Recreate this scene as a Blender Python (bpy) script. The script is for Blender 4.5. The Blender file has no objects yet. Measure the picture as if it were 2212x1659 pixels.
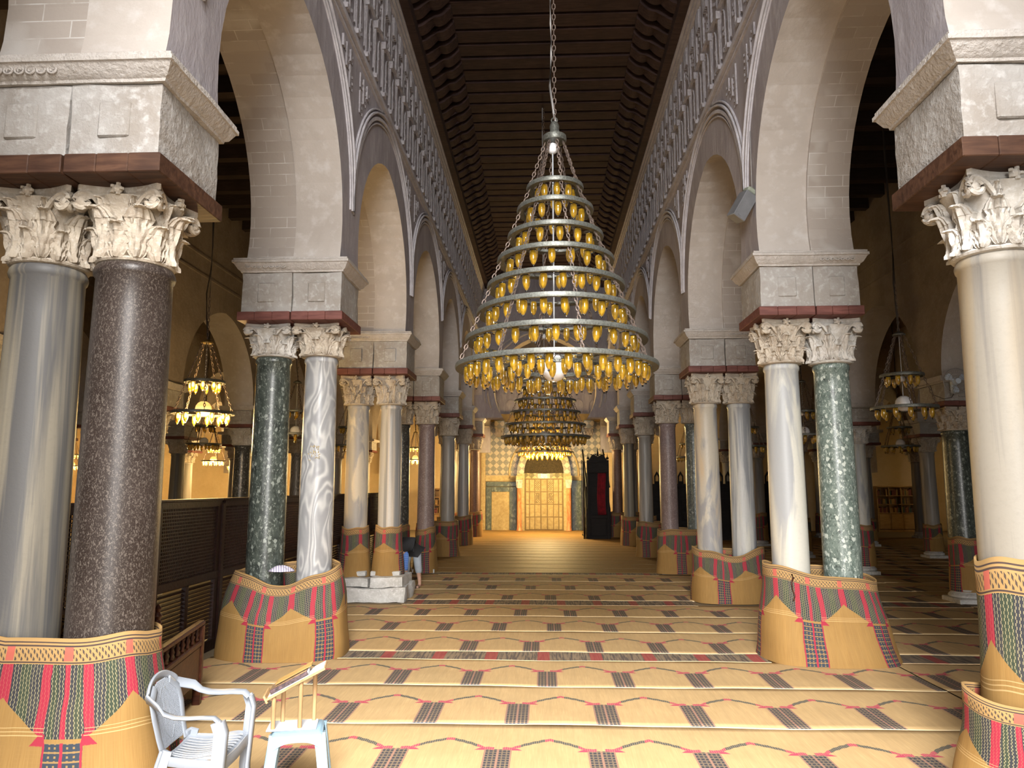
import bpy, math, random
from mathutils import Vector, Matrix, noise as mnoise
from math import sin, cos, pi, radians as R, sqrt, atan2
random.seed(7)
S = bpy.context.scene
COL = S.collection

# ---------------------------------------------------------------- camera, world, daylight
FPX = 1600.0
PITCH = math.atan(222.5/FPX); YAW = math.atan(70/FPX*cos(PITCH))
cd = bpy.data.cameras.new('camera'); cam = bpy.data.objects.new('camera', cd); COL.objects.link(cam)
cd.sensor_width = 36; cd.lens = FPX/2212*36; cd.clip_end = 200
cam.location = (0, 0, 2.0); cam.rotation_euler = (pi/2+PITCH, 0, YAW)
S.camera = cam
S.view_settings.view_transform = 'Standard'; S.view_settings.look = 'None'
S.view_settings.gamma = 1.0; S.view_settings.use_curve_mapping = False
S.view_settings.exposure = 0.58
S.cycles.max_bounces = 8; S.cycles.transmission_bounces = 5; S.cycles.glossy_bounces = 3; S.cycles.diffuse_bounces = 4
S.cycles.caustics_reflective = False; S.cycles.caustics_refractive = False

w = bpy.data.worlds.new('sky'); S.world = w; w.use_nodes = True
w.node_tree.nodes['Background'].inputs[0].default_value = (1.0, .97, .93, 1)
w.node_tree.nodes['Background'].inputs[1].default_value = 1.2

def lamp(name, kind, loc, power, color=(1, 1, 1), size=None, rot=(0, 0, 0), parent=None, radius=.1):
    d = bpy.data.lights.new(name, kind); d.energy = power; d.color = color
    if kind == 'AREA':
        d.shape = 'RECTANGLE'; d.size, d.size_y = size
    else: d.shadow_soft_size = radius
    o = bpy.data.objects.new(name, d); COL.objects.link(o); o.location = loc; o.rotation_euler = rot; o.parent = parent
    return o
# the bright open courtyard outside the prayer hall's doors, behind the camera
lamp('courtyard_daylight', 'AREA', (0, -30, 6.5), 22000, (1.0, .97, .93), (24, 13), (R(90), 0, 0))
lamp('open_sky_daylight', 'AREA', (0, -25, 27), 88000, (1.0, .975, .945), (24, 16), (R(50), 0, 0))
WARM = (1.0, .66, .26)

# ---------------------------------------------------------------- node helpers
class V:
    def __init__(s, nt, x): s.nt = nt; s.x = x
    def _m(s, op, *a, clamp=False):
        n = s.nt.nodes.new('ShaderNodeMath'); n.operation = op; n.use_clamp = clamp
        for i, q in enumerate((s,)+a):
            q = q.x if isinstance(q, V) else q
            if isinstance(q, (int, float)): n.inputs[i].default_value = q
            else: s.nt.links.new(q, n.inputs[i])
        return V(s.nt, n.outputs[0])
    def __add__(s, o): return s._m('ADD', o)
    __radd__ = __add__
    def __sub__(s, o): return s._m('SUBTRACT', o)
    def __rsub__(s, o): return V(s.nt, o)._m('SUBTRACT', s)
    def __mul__(s, o): return s._m('MULTIPLY', o)
    __rmul__ = __mul__
    def __truediv__(s, o): return s._m('DIVIDE', o)
    def __neg__(s): return s*-1
    def __lt__(s, o): return s._m('LESS_THAN', o)
    def __gt__(s, o): return s._m('GREATER_THAN', o)
    def __and__(s, o): return s._m('MULTIPLY', o)
    def __or__(s, o): return s._m('MAXIMUM', o)
    def inv(s): return 1.0 - s
    def frac(s): return s._m('FRACT')
    def abs(s): return s._m('ABSOLUTE')
    def sin(s): return s._m('SINE')
    def pow(s, e): return s._m('POWER', e)
    def floor(s): return s._m('FLOOR')
    def clamp(s): return s._m('ADD', 0.0, clamp=True)

class Mat:
    def __init__(s, name, rough=.8, metallic=0.0, coat=0.0, spec=.5):
        s.m = bpy.data.materials.new(name); s.m.use_nodes = True; s.nt = s.m.node_tree
        s.b = s.nt.nodes['Principled BSDF']
        s.b.inputs['Roughness'].default_value = rough; s.b.inputs['Metallic'].default_value = metallic
        s.b.inputs['Specular IOR Level'].default_value = spec
        s.tc = s.nt.nodes.new('ShaderNodeTexCoord')
    def L(s, a, b): s.nt.links.new(a, b)
    def coord(s, kind='Object', scale=(1, 1, 1), rot=(0, 0, 0), perobj=True):
        mp = s.nt.nodes.new('ShaderNodeMapping'); mp.inputs['Scale'].default_value = scale; mp.inputs['Rotation'].default_value = rot
        src = s.tc.outputs[kind]
        if perobj and kind == 'Object':
            oi = s.nt.nodes.new('ShaderNodeObjectInfo'); ad = s.nt.nodes.new('ShaderNodeVectorMath'); ad.operation = 'ADD'
            sc = s.nt.nodes.new('ShaderNodeVectorMath'); sc.operation = 'SCALE'; sc.inputs['Scale'].default_value = .73
            s.L(oi.outputs['Location'], sc.inputs[0]); s.L(src, ad.inputs[0]); s.L(sc.outputs[0], ad.inputs[1]); src = ad.outputs[0]
        s.L(src, mp.inputs['Vector']); return mp.outputs[0]
    def noise(s, vec, scale, detail=4, rough=.55, dist=0.0):
        n = s.nt.nodes.new('ShaderNodeTexNoise'); n.inputs['Scale'].default_value = scale; n.inputs['Detail'].default_value = detail
        n.inputs['Roughness'].default_value = rough; n.inputs['Distortion'].default_value = dist
        s.L(vec, n.inputs['Vector']); return V(s.nt, n.outputs[0])
    def voro(s, vec, scale, feature='F1', out='Distance'):
        n = s.nt.nodes.new('ShaderNodeTexVoronoi'); n.feature = feature; n.inputs['Scale'].default_value = scale
        s.L(vec, n.inputs['Vector']); return V(s.nt, n.outputs[out])
    def ramp(s, fac, stops, interp='LINEAR'):
        n = s.nt.nodes.new('ShaderNodeValToRGB'); n.color_ramp.interpolation = interp
        el = n.color_ramp.elements
        while len(el) < len(stops): el.new(.5)
        for e, (p, c) in zip(el, stops): e.position = p; e.color = (*c, 1) if len(c) == 3 else c
        s.L(fac.x if isinstance(fac, V) else fac, n.inputs[0]); return n.outputs[0]
    def mix(s, fac, a, b, mode='MIX'):
        n = s.nt.nodes.new('ShaderNodeMix'); n.data_type = 'RGBA'; n.blend_type = mode
        fi, ai, bi = n.inputs[0], n.inputs[6], n.inputs[7]
        f = fac.x if isinstance(fac, V) else fac
        if isinstance(f, (int, float)): fi.default_value = f
        else: s.L(f, fi)
        for q, i in ((a, ai), (b, bi)):
            if isinstance(q, tuple): i.default_value = (*q, 1) if len(q) == 3 else q
            else: s.L(q, i)
        return n.outputs[2]
    def color(s, c):
        if isinstance(c, tuple): s.b.inputs['Base Color'].default_value = (*c, 1)
        else: s.L(c, s.b.inputs['Base Color'])
        return s
    def bump(s, h, strength=.3, dist=.02):
        n = s.nt.nodes.new('ShaderNodeBump'); n.inputs['Strength'].default_value = strength; n.inputs['Distance'].default_value = dist
        s.L(h.x if isinstance(h, V) else h, n.inputs['Height']); s.L(n.outputs[0], s.b.inputs['Normal']); return s
    def uv(s):
        n = s.nt.nodes.new('ShaderNodeSeparateXYZ'); s.L(s.tc.outputs['UV'], n.inputs[0])
        return V(s.nt, n.outputs[0]), V(s.nt, n.outputs[1])
    def xyz(s, kind='Object'):
        n = s.nt.nodes.new('ShaderNodeSeparateXYZ'); s.L(s.tc.outputs[kind], n.inputs[0])
        return [V(s.nt, o) for o in n.outputs]

def plain(name, c, rough=.6, metallic=0, spec=.5, var=.12, scale=8, bump=.1):
    m = Mat(name, rough, metallic, spec=spec); n = m.noise(m.coord(), scale, 3)
    m.color(m.ramp(n, [(.3, tuple(x*(1-var) for x in c)), (.7, tuple(min(1, x*(1+var)) for x in c))]))
    if bump: m.bump(n, bump, .01)
    return m.m

def plaster(name, c1, c2, c3, scale=1.3, bump=.35, streak=None, stain=.5, rough=.9):
    m = Mat(name, rough, spec=.2); co = m.coord(scale=streak or (1, 1, 1))
    n1 = m.noise(co, scale, 6, .65, .3); n2 = m.noise(co, scale*6, 5, .6); n3 = m.noise(m.coord(), 28, 3, .7)
    c = m.mix(((n1-.38)*4).clamp(), c1, c2)
    c = m.mix(((n2-.52)*5*stain).clamp(), c, c3)
    m.color(c); m.bump(n1*.5+n2*.35+n3*.15, bump, .05); return m.m

def brickplaster(name, c1, c2, mortar):
    m = Mat(name, .9, spec=.2); nn = m.noise(m.coord(perobj=False), 3, 4); n3 = m.noise(m.coord(perobj=False), 1.3, 3)
    b = m.nt.nodes.new('ShaderNodeTexBrick'); m.L(m.tc.outputs['UV'], b.inputs['Vector'])
    b.inputs['Scale'].default_value = 1; b.inputs['Brick Width'].default_value = .42; b.inputs['Row Height'].default_value = .135
    b.inputs['Mortar Size'].default_value = .005; b.inputs['Color1'].default_value = (*c1, 1); b.inputs['Color2'].default_value = (*c2, 1)
    b.inputs['Mortar'].default_value = (*tuple((x+y)/2 for x, y in zip(c1, c2)), 1); b.inputs['Mortar Smooth'].default_value = .2
    c = m.mix(((nn-.45)*6).clamp()*V(m.nt, b.outputs[1]), b.outputs[0], mortar)
    c = m.mix(((n3-.56)*9).clamp()*.6, c, mortar)
    m.color(c); m.bump(V(m.nt, b.outputs[1])*-.3+m.noise(m.coord(), 18, 4)*.7, .35, .02); return m.m

def marble(name, base, vein, extra=None, scale=2.2, sx=(1, 1, .25), dist=1.5, rough=.5, rot=(0, 0, 0), sharp=3.0):
    scale *= 1.7; sharp *= 1.6
    m = Mat(name, rough, spec=.4); co = m.coord(scale=sx, rot=rot)
    n = m.noise(co, scale, 5, .55, dist); n2 = m.noise(m.coord(), 30, 4, .7)
    v = ((n-.5)*sharp+.5).clamp()
    c = m.mix(v, base, vein)
    if extra:
        k = m.noise(co, scale*.6, 3, .5, dist*.7); c = m.mix(((k-.55)*8).clamp(), c, extra)
    c = m.mix(((n2-.5)*3).clamp()*.22, c, tuple(x*.55 for x in base))
    m.color(c); m.bump(n2, .12, .01); return m.m

def banded(name, a, b, freq=9, rough=.35):        # contour-veined marble
    m = Mat(name, rough, spec=.4); co = m.coord(scale=(1.0, 1.0, .42))
    n = m.noise(co, 2.6, 2, .4, .8); f = ((n*freq*4*6.283).sin()*.5+.5).pow(1.6)*m.noise(m.coord(), 2.0, 3)*1.6
    n2 = m.noise(m.coord(), 25, 4, .6)
    m.color(m.mix(n2*.25, m.mix(f, a, b), tuple(x*.6 for x in a))); m.bump(n2, .1, .01); return m.m

def porphyry(name, base, fleck, base2, scale=60, rough=.42, cut=.56):
    m = Mat(name, rough, spec=.4); co = m.coord(); n = m.noise(co, 2.2, 4)
    f = m.noise(m.coord(scale=(1, 1, .55)), scale, 2, .5, 1.2); f2 = m.noise(co, scale*2.2, 2)
    c = m.mix(((n-.4)*3).clamp(), base, base2)
    c = m.mix((((f-cut)*14).clamp() | ((f2-.62)*14).clamp()), c, fleck)
    m.color(c); m.bump(f2, .12, .008); return m.m

def breccia(name, base, mid, fleck, dark, scale=22, rough=.32):
    m = Mat(name, rough, spec=.5); co = m.coord(scale=(1, 1, .8))
    w1 = m.noise(co, scale*.35, 6, .72, .6); w2 = m.noise(m.coord(scale=(1, 1.0, .6)), scale*1.1, 4, .65, .9)
    c = m.ramp(w1, [(.30, dark), (.42, base), (.56, mid), (.72, base)])
    c = m.mix(((w2-.555)*12).clamp(), c, fleck); c = m.mix(((.40-w2)*12).clamp(), c, dark)
    v = m.voro(co, scale*.55, out='Color'); s1 = m.nt.nodes.new('ShaderNodeSeparateColor'); m.L(v.x, s1.inputs[0]); d = m.voro(co, scale*.55)
    c = m.mix((V(m.nt, s1.outputs[0]) > .80) & (d < .40+(w2-.5)*1.2), c, fleck)
    m.color(c); return m.m

# ---- mat pattern: reed mats with arcaded prayer niches
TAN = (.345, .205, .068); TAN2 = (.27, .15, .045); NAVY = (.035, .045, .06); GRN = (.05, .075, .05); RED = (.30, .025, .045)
def matmat(name, kind, tan=TAN, tan2=TAN2, P=.785, dim=1.0):
    m = Mat(name, .8 if kind != 'plain' else .62, spec=.25); u, v = m.uv()
    if kind == 'wrap': wz = m.noise(m.tc.outputs['UV'], 5, 3); u = u+(wz-.5)*.03; v = v+(m.noise(m.tc.outputs['UV'], 2.3, 2)-.5)*.05*(1.0-v)
    nz = m.noise(m.tc.outputs['UV'], 3, 4)
    mp = m.nt.nodes.new('ShaderNodeMapping'); mp.inputs['Scale'].default_value = (160, 4, 1); m.L(m.tc.outputs['UV'], mp.inputs[0])
    st = m.noise(mp.outputs[0], 1, 2); mp2 = m.nt.nodes.new('ShaderNodeMapping'); mp2.inputs['Scale'].default_value = (18, 1.2, 1)
    m.L(m.tc.outputs['UV'], mp2.inputs[0]); st2 = m.noise(mp2.outputs[0], 1, 4, .7)
    base = m.mix(((st-.5)*2.2+.5).clamp(), tan, tan2); base = m.mix(((st2-.5)*3+.4).clamp()*.7, base, tuple(x*.72 for x in tan))
    base = m.mix(((nz-.5)*3+.3).clamp()*.35, base, tuple(x*.8 for x in tan2))
    if kind in ('floor', 'wrap'):
        a = ((u/P).frac()-.5)*P; q = a.abs(); hw = .105 if kind == 'floor' else .11
        t = ((q-hw)/(P/2-hw)).clamp(); inb = q < hw
        fl = 1.0 if kind == 'floor' else 0
        vb = .62 if kind == 'floor' else .50
        wob = (u*90).sin()*.004
        va = vb+.02+(.22*t.pow(1.2) if kind == 'wrap' else (1-(1-t)._m('POWER', 1.7))*.19+t.pow(5)*.03)+wob*fl
        # brocade band
        rows = ((v/.05).frac()-.5).abs(); cols = ((q/.034).frac()-.5).abs()
        broc = ((rows > .41) | ((cols > .34) & (((v/.024).frac()) > .5)))
        dark = NAVY if kind == 'wrap' else (.05, .048, .055)
        bandc = m.mix(broc*(.75 if kind == 'wrap' else .5), dark, tan)
        redl = (q < .009) | ((q-(hw-.007)).abs() < .006)
        bandc = m.mix(redl, bandc, RED if kind == 'wrap' else (.30, .17, .12))
        c = m.mix(inb & (v < vb) & (v > .0), base, bandc)
        foot = (v > vb-.02) & (q < hw+.02+.9*(vb+.045-v)) & (v < vb+.045)
        cu = .021 if kind == 'wrap' else .017
        chk = ((((u/cu).frac()-.5).abs() > .27) & (((v/.027+((u/cu).floor())*.5).frac()-.5).abs() > .27))
        if kind == 'floor':
            line = ((v-va).abs() < .029)
            rd = (t < .22) | (t > .88)
            lc = m.mix(rd, (.07, .075, .07), (.42, .06, .10)); lc = m.mix(chk*.6, lc, tan)
            c = m.mix(line & (q > hw*.3), c, lc)
            c = m.mix(foot & (q > hw) & (v < vb+.02), c, (.42, .06, .10))
            c = m.mix((v < .009), c, (.72, .58, .36))
        else:
            up = (v > va) & (v < .93)
            sl = q+(v-.6)*.05
            red = (q < .015) | ((sl > hw+.0) & (sl < hw+.058)) | (q > P/2-.036)
            grn = (q > .055) & (q < .09) | (q > .23) & (q < .30)
            sc = m.mix(grn, (.035, .035, .04), (.038, .05, .032)); fade = ((m.noise(m.tc.outputs['UV'], 4, 4)-.48)*4).clamp()*.12
            sc = m.mix(fade, sc, (.22, .20, .12)); sc = m.mix(chk*.7, sc, (.38, .32, .18)); sc = m.mix(red, sc, m.mix(chk*.3, (.30, .024, .045), (.44, .18, .11)))
            c = m.mix(up, c, sc)
            c = m.mix(foot & (q > hw-.01), c, RED)
            hl = (((v-.535).abs() < .003) | ((v-.555).abs() < .0025) | ((v-.575).abs() < .002)) & (q > hw); c = m.mix(hl*.5, c, (.66, .46, .22)); hl2 = (((v/.022).frac() > .8) & (v < .5) & (q > hw)); c = m.mix(hl2*(st2 > .52)*.35, c, (.30, .17, .06))
            bd = v > .93
            ck2 = ((((u/.04+v/.045).frac()) > .5) & (((u/.02).frac()-.5).abs() > .2)) & (v > .95) & (v < 1.02)
            bl = ((v-.94).abs() < .004) | ((v-1.035).abs() < .005) | ((v-1.055).abs() < .004)
            bc = m.mix(ck2, (.35, .215, .085), (.07, .05, .04)); bc = m.mix(bl, bc, (.06, .04, .035))
            rst = ((u/(P/2)).frac()-.5).abs() > .43
            bc = m.mix(rst & (v > .95) & (v < 1.03), bc, (.40, .10, .07))
            c = m.mix(bd, c, bc)
    elif kind == 'strip':
        k = m.noise(mp2.outputs[0], 2.2, 3); k2 = ((u*14).sin()*.5+.5)
        c = m.mix(((k-.45)*8).clamp(), (.24, .18, .12), (.10, .08, .07)); cell = ((u/.62+.15).frac() < .23)
        c = m.mix(cell*.75, c, (.34, .05, .05)); c = m.mix((v < .014), c, (.7, .52, .3))
    else:
        c = m.mix((v < .035), base, (.16, .11, .05)); c = m.mix((v > .036) & (v < .06), c, (.75, .6, .35))
        ln = (((v/.3).frac()-.5).abs() > .47) & (m.noise(mp2.outputs[0], .35, 2) > .5); c = m.mix(ln*.6, c, (.2, .14, .06))
    m.color(c); m.bump(st*.6+st2*.4, .35, .004); return m.m

M = {}
M['plaster_grey'] = plaster('grey_lime_plaster', (.40, .37, .395), (.31, .285, .305), (.52, .495, .52), 1.6, .5, (1, 1, .35), .55)
M['stucco'] = plaster('carved_grey_stucco', (.38, .355, .375), (.28, .26, .275), (.50, .475, .495), 7, 1.1, (1, 1, .5), .8)
M['mould'] = plaster('pale_moulding_plaster', (.55, .53, .56), (.42, .40, .43), (.66, .64, .67), 4, .3)
M['soffit'] = plaster('whitewashed_soffit_plaster', (.50, .455, .42), (.43, .385, .35), (.62, .60, .59), 1.1, .3)
M['brick'] = brickplaster('washed_brick', (.43, .385, .35), (.37, .325, .29), (.58, .56, .54))
M['block'] = plaster('chipped_whitewash', (.375, .36, .345), (.29, .262, .235), (.50, .49, .485), 2.4, .7, None, .8)
M['cornice'] = plaster('whitewashed_cornice', (.50, .465, .44), (.42, .385, .355), (.62, .60, .58), 5, .8)
M['aisle'] = plaster('shade_brown_aisle_plaster', (.30, .255, .22), (.235, .195, .165), (.34, .30, .265), 1.8, .6, None, .5)  # aisle shade put into the colour: darker and browner than the nave plaster
M['aisle_light'] = plaster('pale_aisle_soffit', (.55, .51, .48), (.47, .43, .40), (.62, .60, .60), 1.6, .5, None, .6)
M['cream'] = plaster('cream_wall', (.62, .48, .29), (.56, .43, .25), (.68, .55, .36), 1.2, .25, None, .4)
M['capital'] = plaster('carved_capital_stone', (.50, .44, .36), (.36, .30, .235), (.60, .56, .50), 6, .5, None, .7)
M['capital_white'] = plaster('white_capital_stone', (.56, .54, .51), (.42, .38, .33), (.66, .65, .63), 5, .4, None, .7)
M['base'] = plaster('worn_base_marble', (.58, .57, .55), (.42, .41, .39), (.72, .71, .70), 5, .6, None, .8)
def woodmat(name, c, c2, rough=.6, sc=(1.5, 12, 12), bump=.4):
    m = Mat(name, rough, spec=.35); n = m.noise(m.coord(scale=sc), 2, 5, .6, .4); k = m.noise(m.coord(), 3, 3)
    m.color(m.mix(((k-.5)*3+.3).clamp()*.5, m.ramp(n, [(.35, c), (.65, c2)]), tuple(x*.5 for x in c))); m.bump(n, bump, .01); return m.m
M['timber'] = woodmat('reddish_painted_timber', (.11, .035, .028), (.20, .075, .06))
M['timber_brown'] = woodmat('old_brown_timber', (.050, .021, .012), (.115, .055, .031))
M['ceil'] = woodmat('dark_ceiling_wood', (.030, .014, .012), (.062, .033, .028), .8)
M['ceil_dark'] = woodmat('darker_ceiling_wood', (.022, .013, .011), (.04, .024, .02), .8)  # aisle ceiling wood, darker than that of the nave
M['screen'] = woodmat('dark_mahogany', (.014, .005, .004), (.030, .010, .007), .45)
M['bench'] = woodmat('carved_brown_wood', (.040, .011, .006), (.085, .026, .012), .4)
M['ebony'] = woodmat('blackened_wood', (.007, .006, .006), (.013, .010, .010), .6)
M['ebony'].node_tree.nodes['Principled BSDF'].inputs['Specular IOR Level'].default_value = .2
M['oak'] = woodmat('varnished_bookcase_wood', (.30, .17, .06), (.42, .26, .10), .4)
M['dowel'] = woodmat('turned_pale_wood', (.32, .19, .085), (.44, .28, .14), .45, (12, 12, 1.5), .2)
M['floor'] = plain('worn_stone_floor', (.20, .15, .09), .8)
M['m_greybeige'] = marble('grey_beige_streaked_marble', (.235, .21, .165), (.10, .097, .097), (.30, .265, .20), 2.2, (1.6, 1.6, .05), .5, .5, sharp=6)
M['m_purple'] = porphyry('purple_porphyry', (.026, .018, .015), (.105, .086, .073), (.042, .031, .027), 95, .36, .535)
M['m_green_dark'] = breccia('dark_green_breccia', (.034, .042, .037), (.064, .077, .066), (.24, .265, .235), (.014, .016, .015), 34)
M['m_bluegrey'] = banded('blue_grey_contour_marble', (.26, .26, .265), (.54, .53, .51), 2.6)
M['m_cream'] = marble('cream_marble_grey_streaks', (.50, .45, .37), (.29, .285, .29), (.54, .43, .30), 1.6, (1.4, 1.4, .3), 1.3, .45, (0, .35, 0), 6)
M['m_greyblue'] = marble('grey_blue_streaked_marble', (.42, .405, .385), (.25, .245, .24), (.62, .53, .42), 3.2, (2, 2, .04), .4, .4, sharp=6)
M['m_white'] = marble('white_marble_grey_diagonal', (.50, .485, .43), (.30, .305, .31), (.52, .48, .39), 1.5, (1.6, 1.6, .22), .7, .42, (0, .22, .3), 7)
M['m_green'] = breccia('pale_flecked_green_breccia', (.09, .12, .105), (.16, .20, .175), (.46, .50, .45), (.028, .033, .031), 34)
M['m_bluewhite'] = marble('blue_and_white_streaked_marble', (.46, .46, .45), (.26, .27, .285), (.54, .53, .48), 2.3, (1.8, 1.8, .12), 1.2, .42, (0, -.1, 0), 5)
M['m_pink'] = porphyry('mauve_granite', (.17, .12, .115), (.34, .28, .27), (.22, .165, .16), 70, .45)
M['m_greenblue'] = breccia('blue_green_breccia', (.08, .10, .10), (.12, .145, .14), (.34, .37, .36), (.03, .035, .04), 34)
M['m_grey'] = marble('mid_grey_marble', (.34, .31, .275), (.23, .215, .20), (.42, .38, .33), 2.4, (1.5, 1.5, .1), 1.0, .4)
M['m_brown'] = porphyry('brown_porphyry', (.16, .085, .06), (.30, .20, .15), (.20, .11, .08), 80, .5)
M['m_beige'] = marble('beige_marble_blue_streaks', (.28, .255, .215), (.16, .15, .145), (.33, .265, .18), 2.0, (1.6, 1.6, .06), .6, .5, sharp=5)
M['m_speckle'] = breccia('black_speckled_stone', (.035, .035, .035), (.07, .07, .065), (.25, .25, .23), (.01, .01, .01), 40)
M['m_swirl'] = banded('swirled_grey_marble', (.17, .16, .155), (.38, .36, .33), 3.2)
M['m_red'] = marble('red_veined_marble', (.45, .15, .06), (.62, .30, .14), None, 3, (1, 1, .5), 2, .35)
M['m_rose'] = porphyry('pinkish_granite', (.36, .28, .25), (.58, .52, .48), (.42, .35, .32), 60, .4)
for k_, kk in (('mat_floor', 'floor'), ('mat_strip', 'strip'), ('mat_plain', 'plain'), ('mat_wrap', 'wrap')):
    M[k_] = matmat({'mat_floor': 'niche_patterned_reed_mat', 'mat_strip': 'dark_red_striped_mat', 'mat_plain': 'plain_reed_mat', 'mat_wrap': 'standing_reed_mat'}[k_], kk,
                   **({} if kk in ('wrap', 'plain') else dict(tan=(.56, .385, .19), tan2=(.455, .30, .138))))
M['bronze'] = plain('weathered_bronze', (.14, .145, .13), .45, .5, var=.4, scale=60)
M['iron'] = plain('rusty_chain_iron', (.16, .12, .10), .6, .5, var=.4, scale=40)
M['brass'] = plain('old_brass', (.35, .25, .10), .35, .9)
M['cable'] = plain('grey_cable', (.35, .34, .34), .5)
M['black'] = plain('black_glass_bead', (.01, .01, .01), .15)
M['darkcable'] = plain('dark_hanging_cable', (.03, .025, .025), .6)
def glass(name, c, rough=.08):
    m = Mat(name, rough, spec=.8); n = m.noise(m.coord(), 22, 2); m.color(m.ramp(n, [(.35, tuple(x*.55 for x in c)), (.6, c), (.75, tuple(min(1, x*1.5) for x in c))]))
    m.b.inputs['Transmission Weight'].default_value = .5; m.b.inputs['Coat Weight'].default_value = .6; return m.m
M['amber'] = glass('amber_lamp_glass', (.74, .42, .025))
M['white_glass'] = plain('opal_globe_glass', (.85, .85, .88), .2, var=.02)
def emit(name, c, st, base=(.8, .6, .3)):
    m = Mat(name, .4); m.color(base); m.b.inputs['Emission Color'].default_value = (*c, 1); m.b.inputs['Emission Strength'].default_value = st; return m.m
M['bulb'] = emit('glowing_bulb', (1, .74, .34), 26)
M['globe_lit'] = emit('lit_opal_globe', (1, .55, .15), .8)
M['plastic'] = plain('white_moulded_plastic', (.25, .275, .315), .4, var=.03, bump=.03)
M['plastic_blue'] = plain('pale_blue_moulded_plastic', (.19, .28, .345), .28, var=.03, bump=.03)
M['white'] = plain('white_painted_board', (.42, .44, .47), .4, var=.04)
M['paper'] = plain('white_paper', (.58, .58, .58), .7, var=.03)
M['book'] = plain('dark_gilt_book_cover', (.06, .035, .04), .35, var=.9, scale=50)
M['goldbook'] = plain('ochre_book_cover', (.26, .15, .04), .5)
M['greybox'] = plain('grey_painted_metal', (.18, .185, .20), .5)
M['greenbox'] = plain('grey_green_plastic', (.30, .33, .27), .6)
M['fan'] = plain('white_fan_plastic', (.62, .72, .84), .35, var=.03)
M['cloth'] = plain('white_cloth', (.72, .70, .70), .9)
M['redcloth'] = plain('deep_red_curtain', (.20, .004, .012), .85, var=.3)
M['skin'] = plain('skin', (.50, .30, .22), .6); M['jacket'] = plain('black_waistcoat', (.02, .02, .022), .85)
M['trouser'] = plain('grey_blue_trousers', (.34, .38, .43), .9); M['sandal'] = plain('brown_sandal', (.13, .08, .05), .7); M['hair'] = plain('dark_hair', (.02, .015, .012), .8)
m_ = Mat('blue_checked_shirt', .85); X_, Y_, Z_ = m_.xyz()
m_.color(m_.mix((((Z_/.035).frac()-.5).abs() > .36) | (((X_/.035).frac()-.5).abs() > .36), (.05, .16, .55), (.22, .36, .72))); M['shirt'] = m_.m
m_ = Mat('green_and_cream_lozenge_tiles', .3, spec=.5); X_, Y_, Z_ = m_.xyz(); p_ = (X_+Z_)/.30; q_ = (X_-Z_)/.30
chk_ = ((p_.floor()+q_.floor())*.5).frac() > .25; ln_ = (((p_.frac()-.5).abs() > .45) | ((q_.frac()-.5).abs() > .45)); nn_ = m_.noise(m_.coord(), 12, 4)
c_ = m_.mix(chk_, (.42, .34, .18), (.16, .15, .08)); c_ = m_.mix(((nn_-.5)*5).clamp()*.5, c_, (.38, .30, .15)); m_.color(m_.mix(ln_, c_, (.20, .17, .09))); M['tiles'] = m_.m
M['m_panelgreen'] = breccia('mottled_green_marble_panel', (.045, .058, .028), (.085, .10, .055), (.18, .19, .11), (.02, .025, .015), 12)
M['carved'] = plaster('carved_cream_marble', (.50, .40, .215), (.38, .29, .14), (.60, .50, .32), 9, 1.0)
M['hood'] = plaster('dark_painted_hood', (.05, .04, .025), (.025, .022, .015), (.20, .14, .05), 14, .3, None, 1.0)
M['dark_recess'] = plain('darkened_panel_recess', (.22, .16, .08), .9)  # shade of the grooves between panels put into the niche wall colour
M['ochre'] = plain('ochre_painted_beam', (.30, .20, .06), .7)
M['shadowhole'] = plain('dark_hole_shade', (.02, .018, .012), .9)  # dark plates on the panels: shade of pierced holes put into colour

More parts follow.
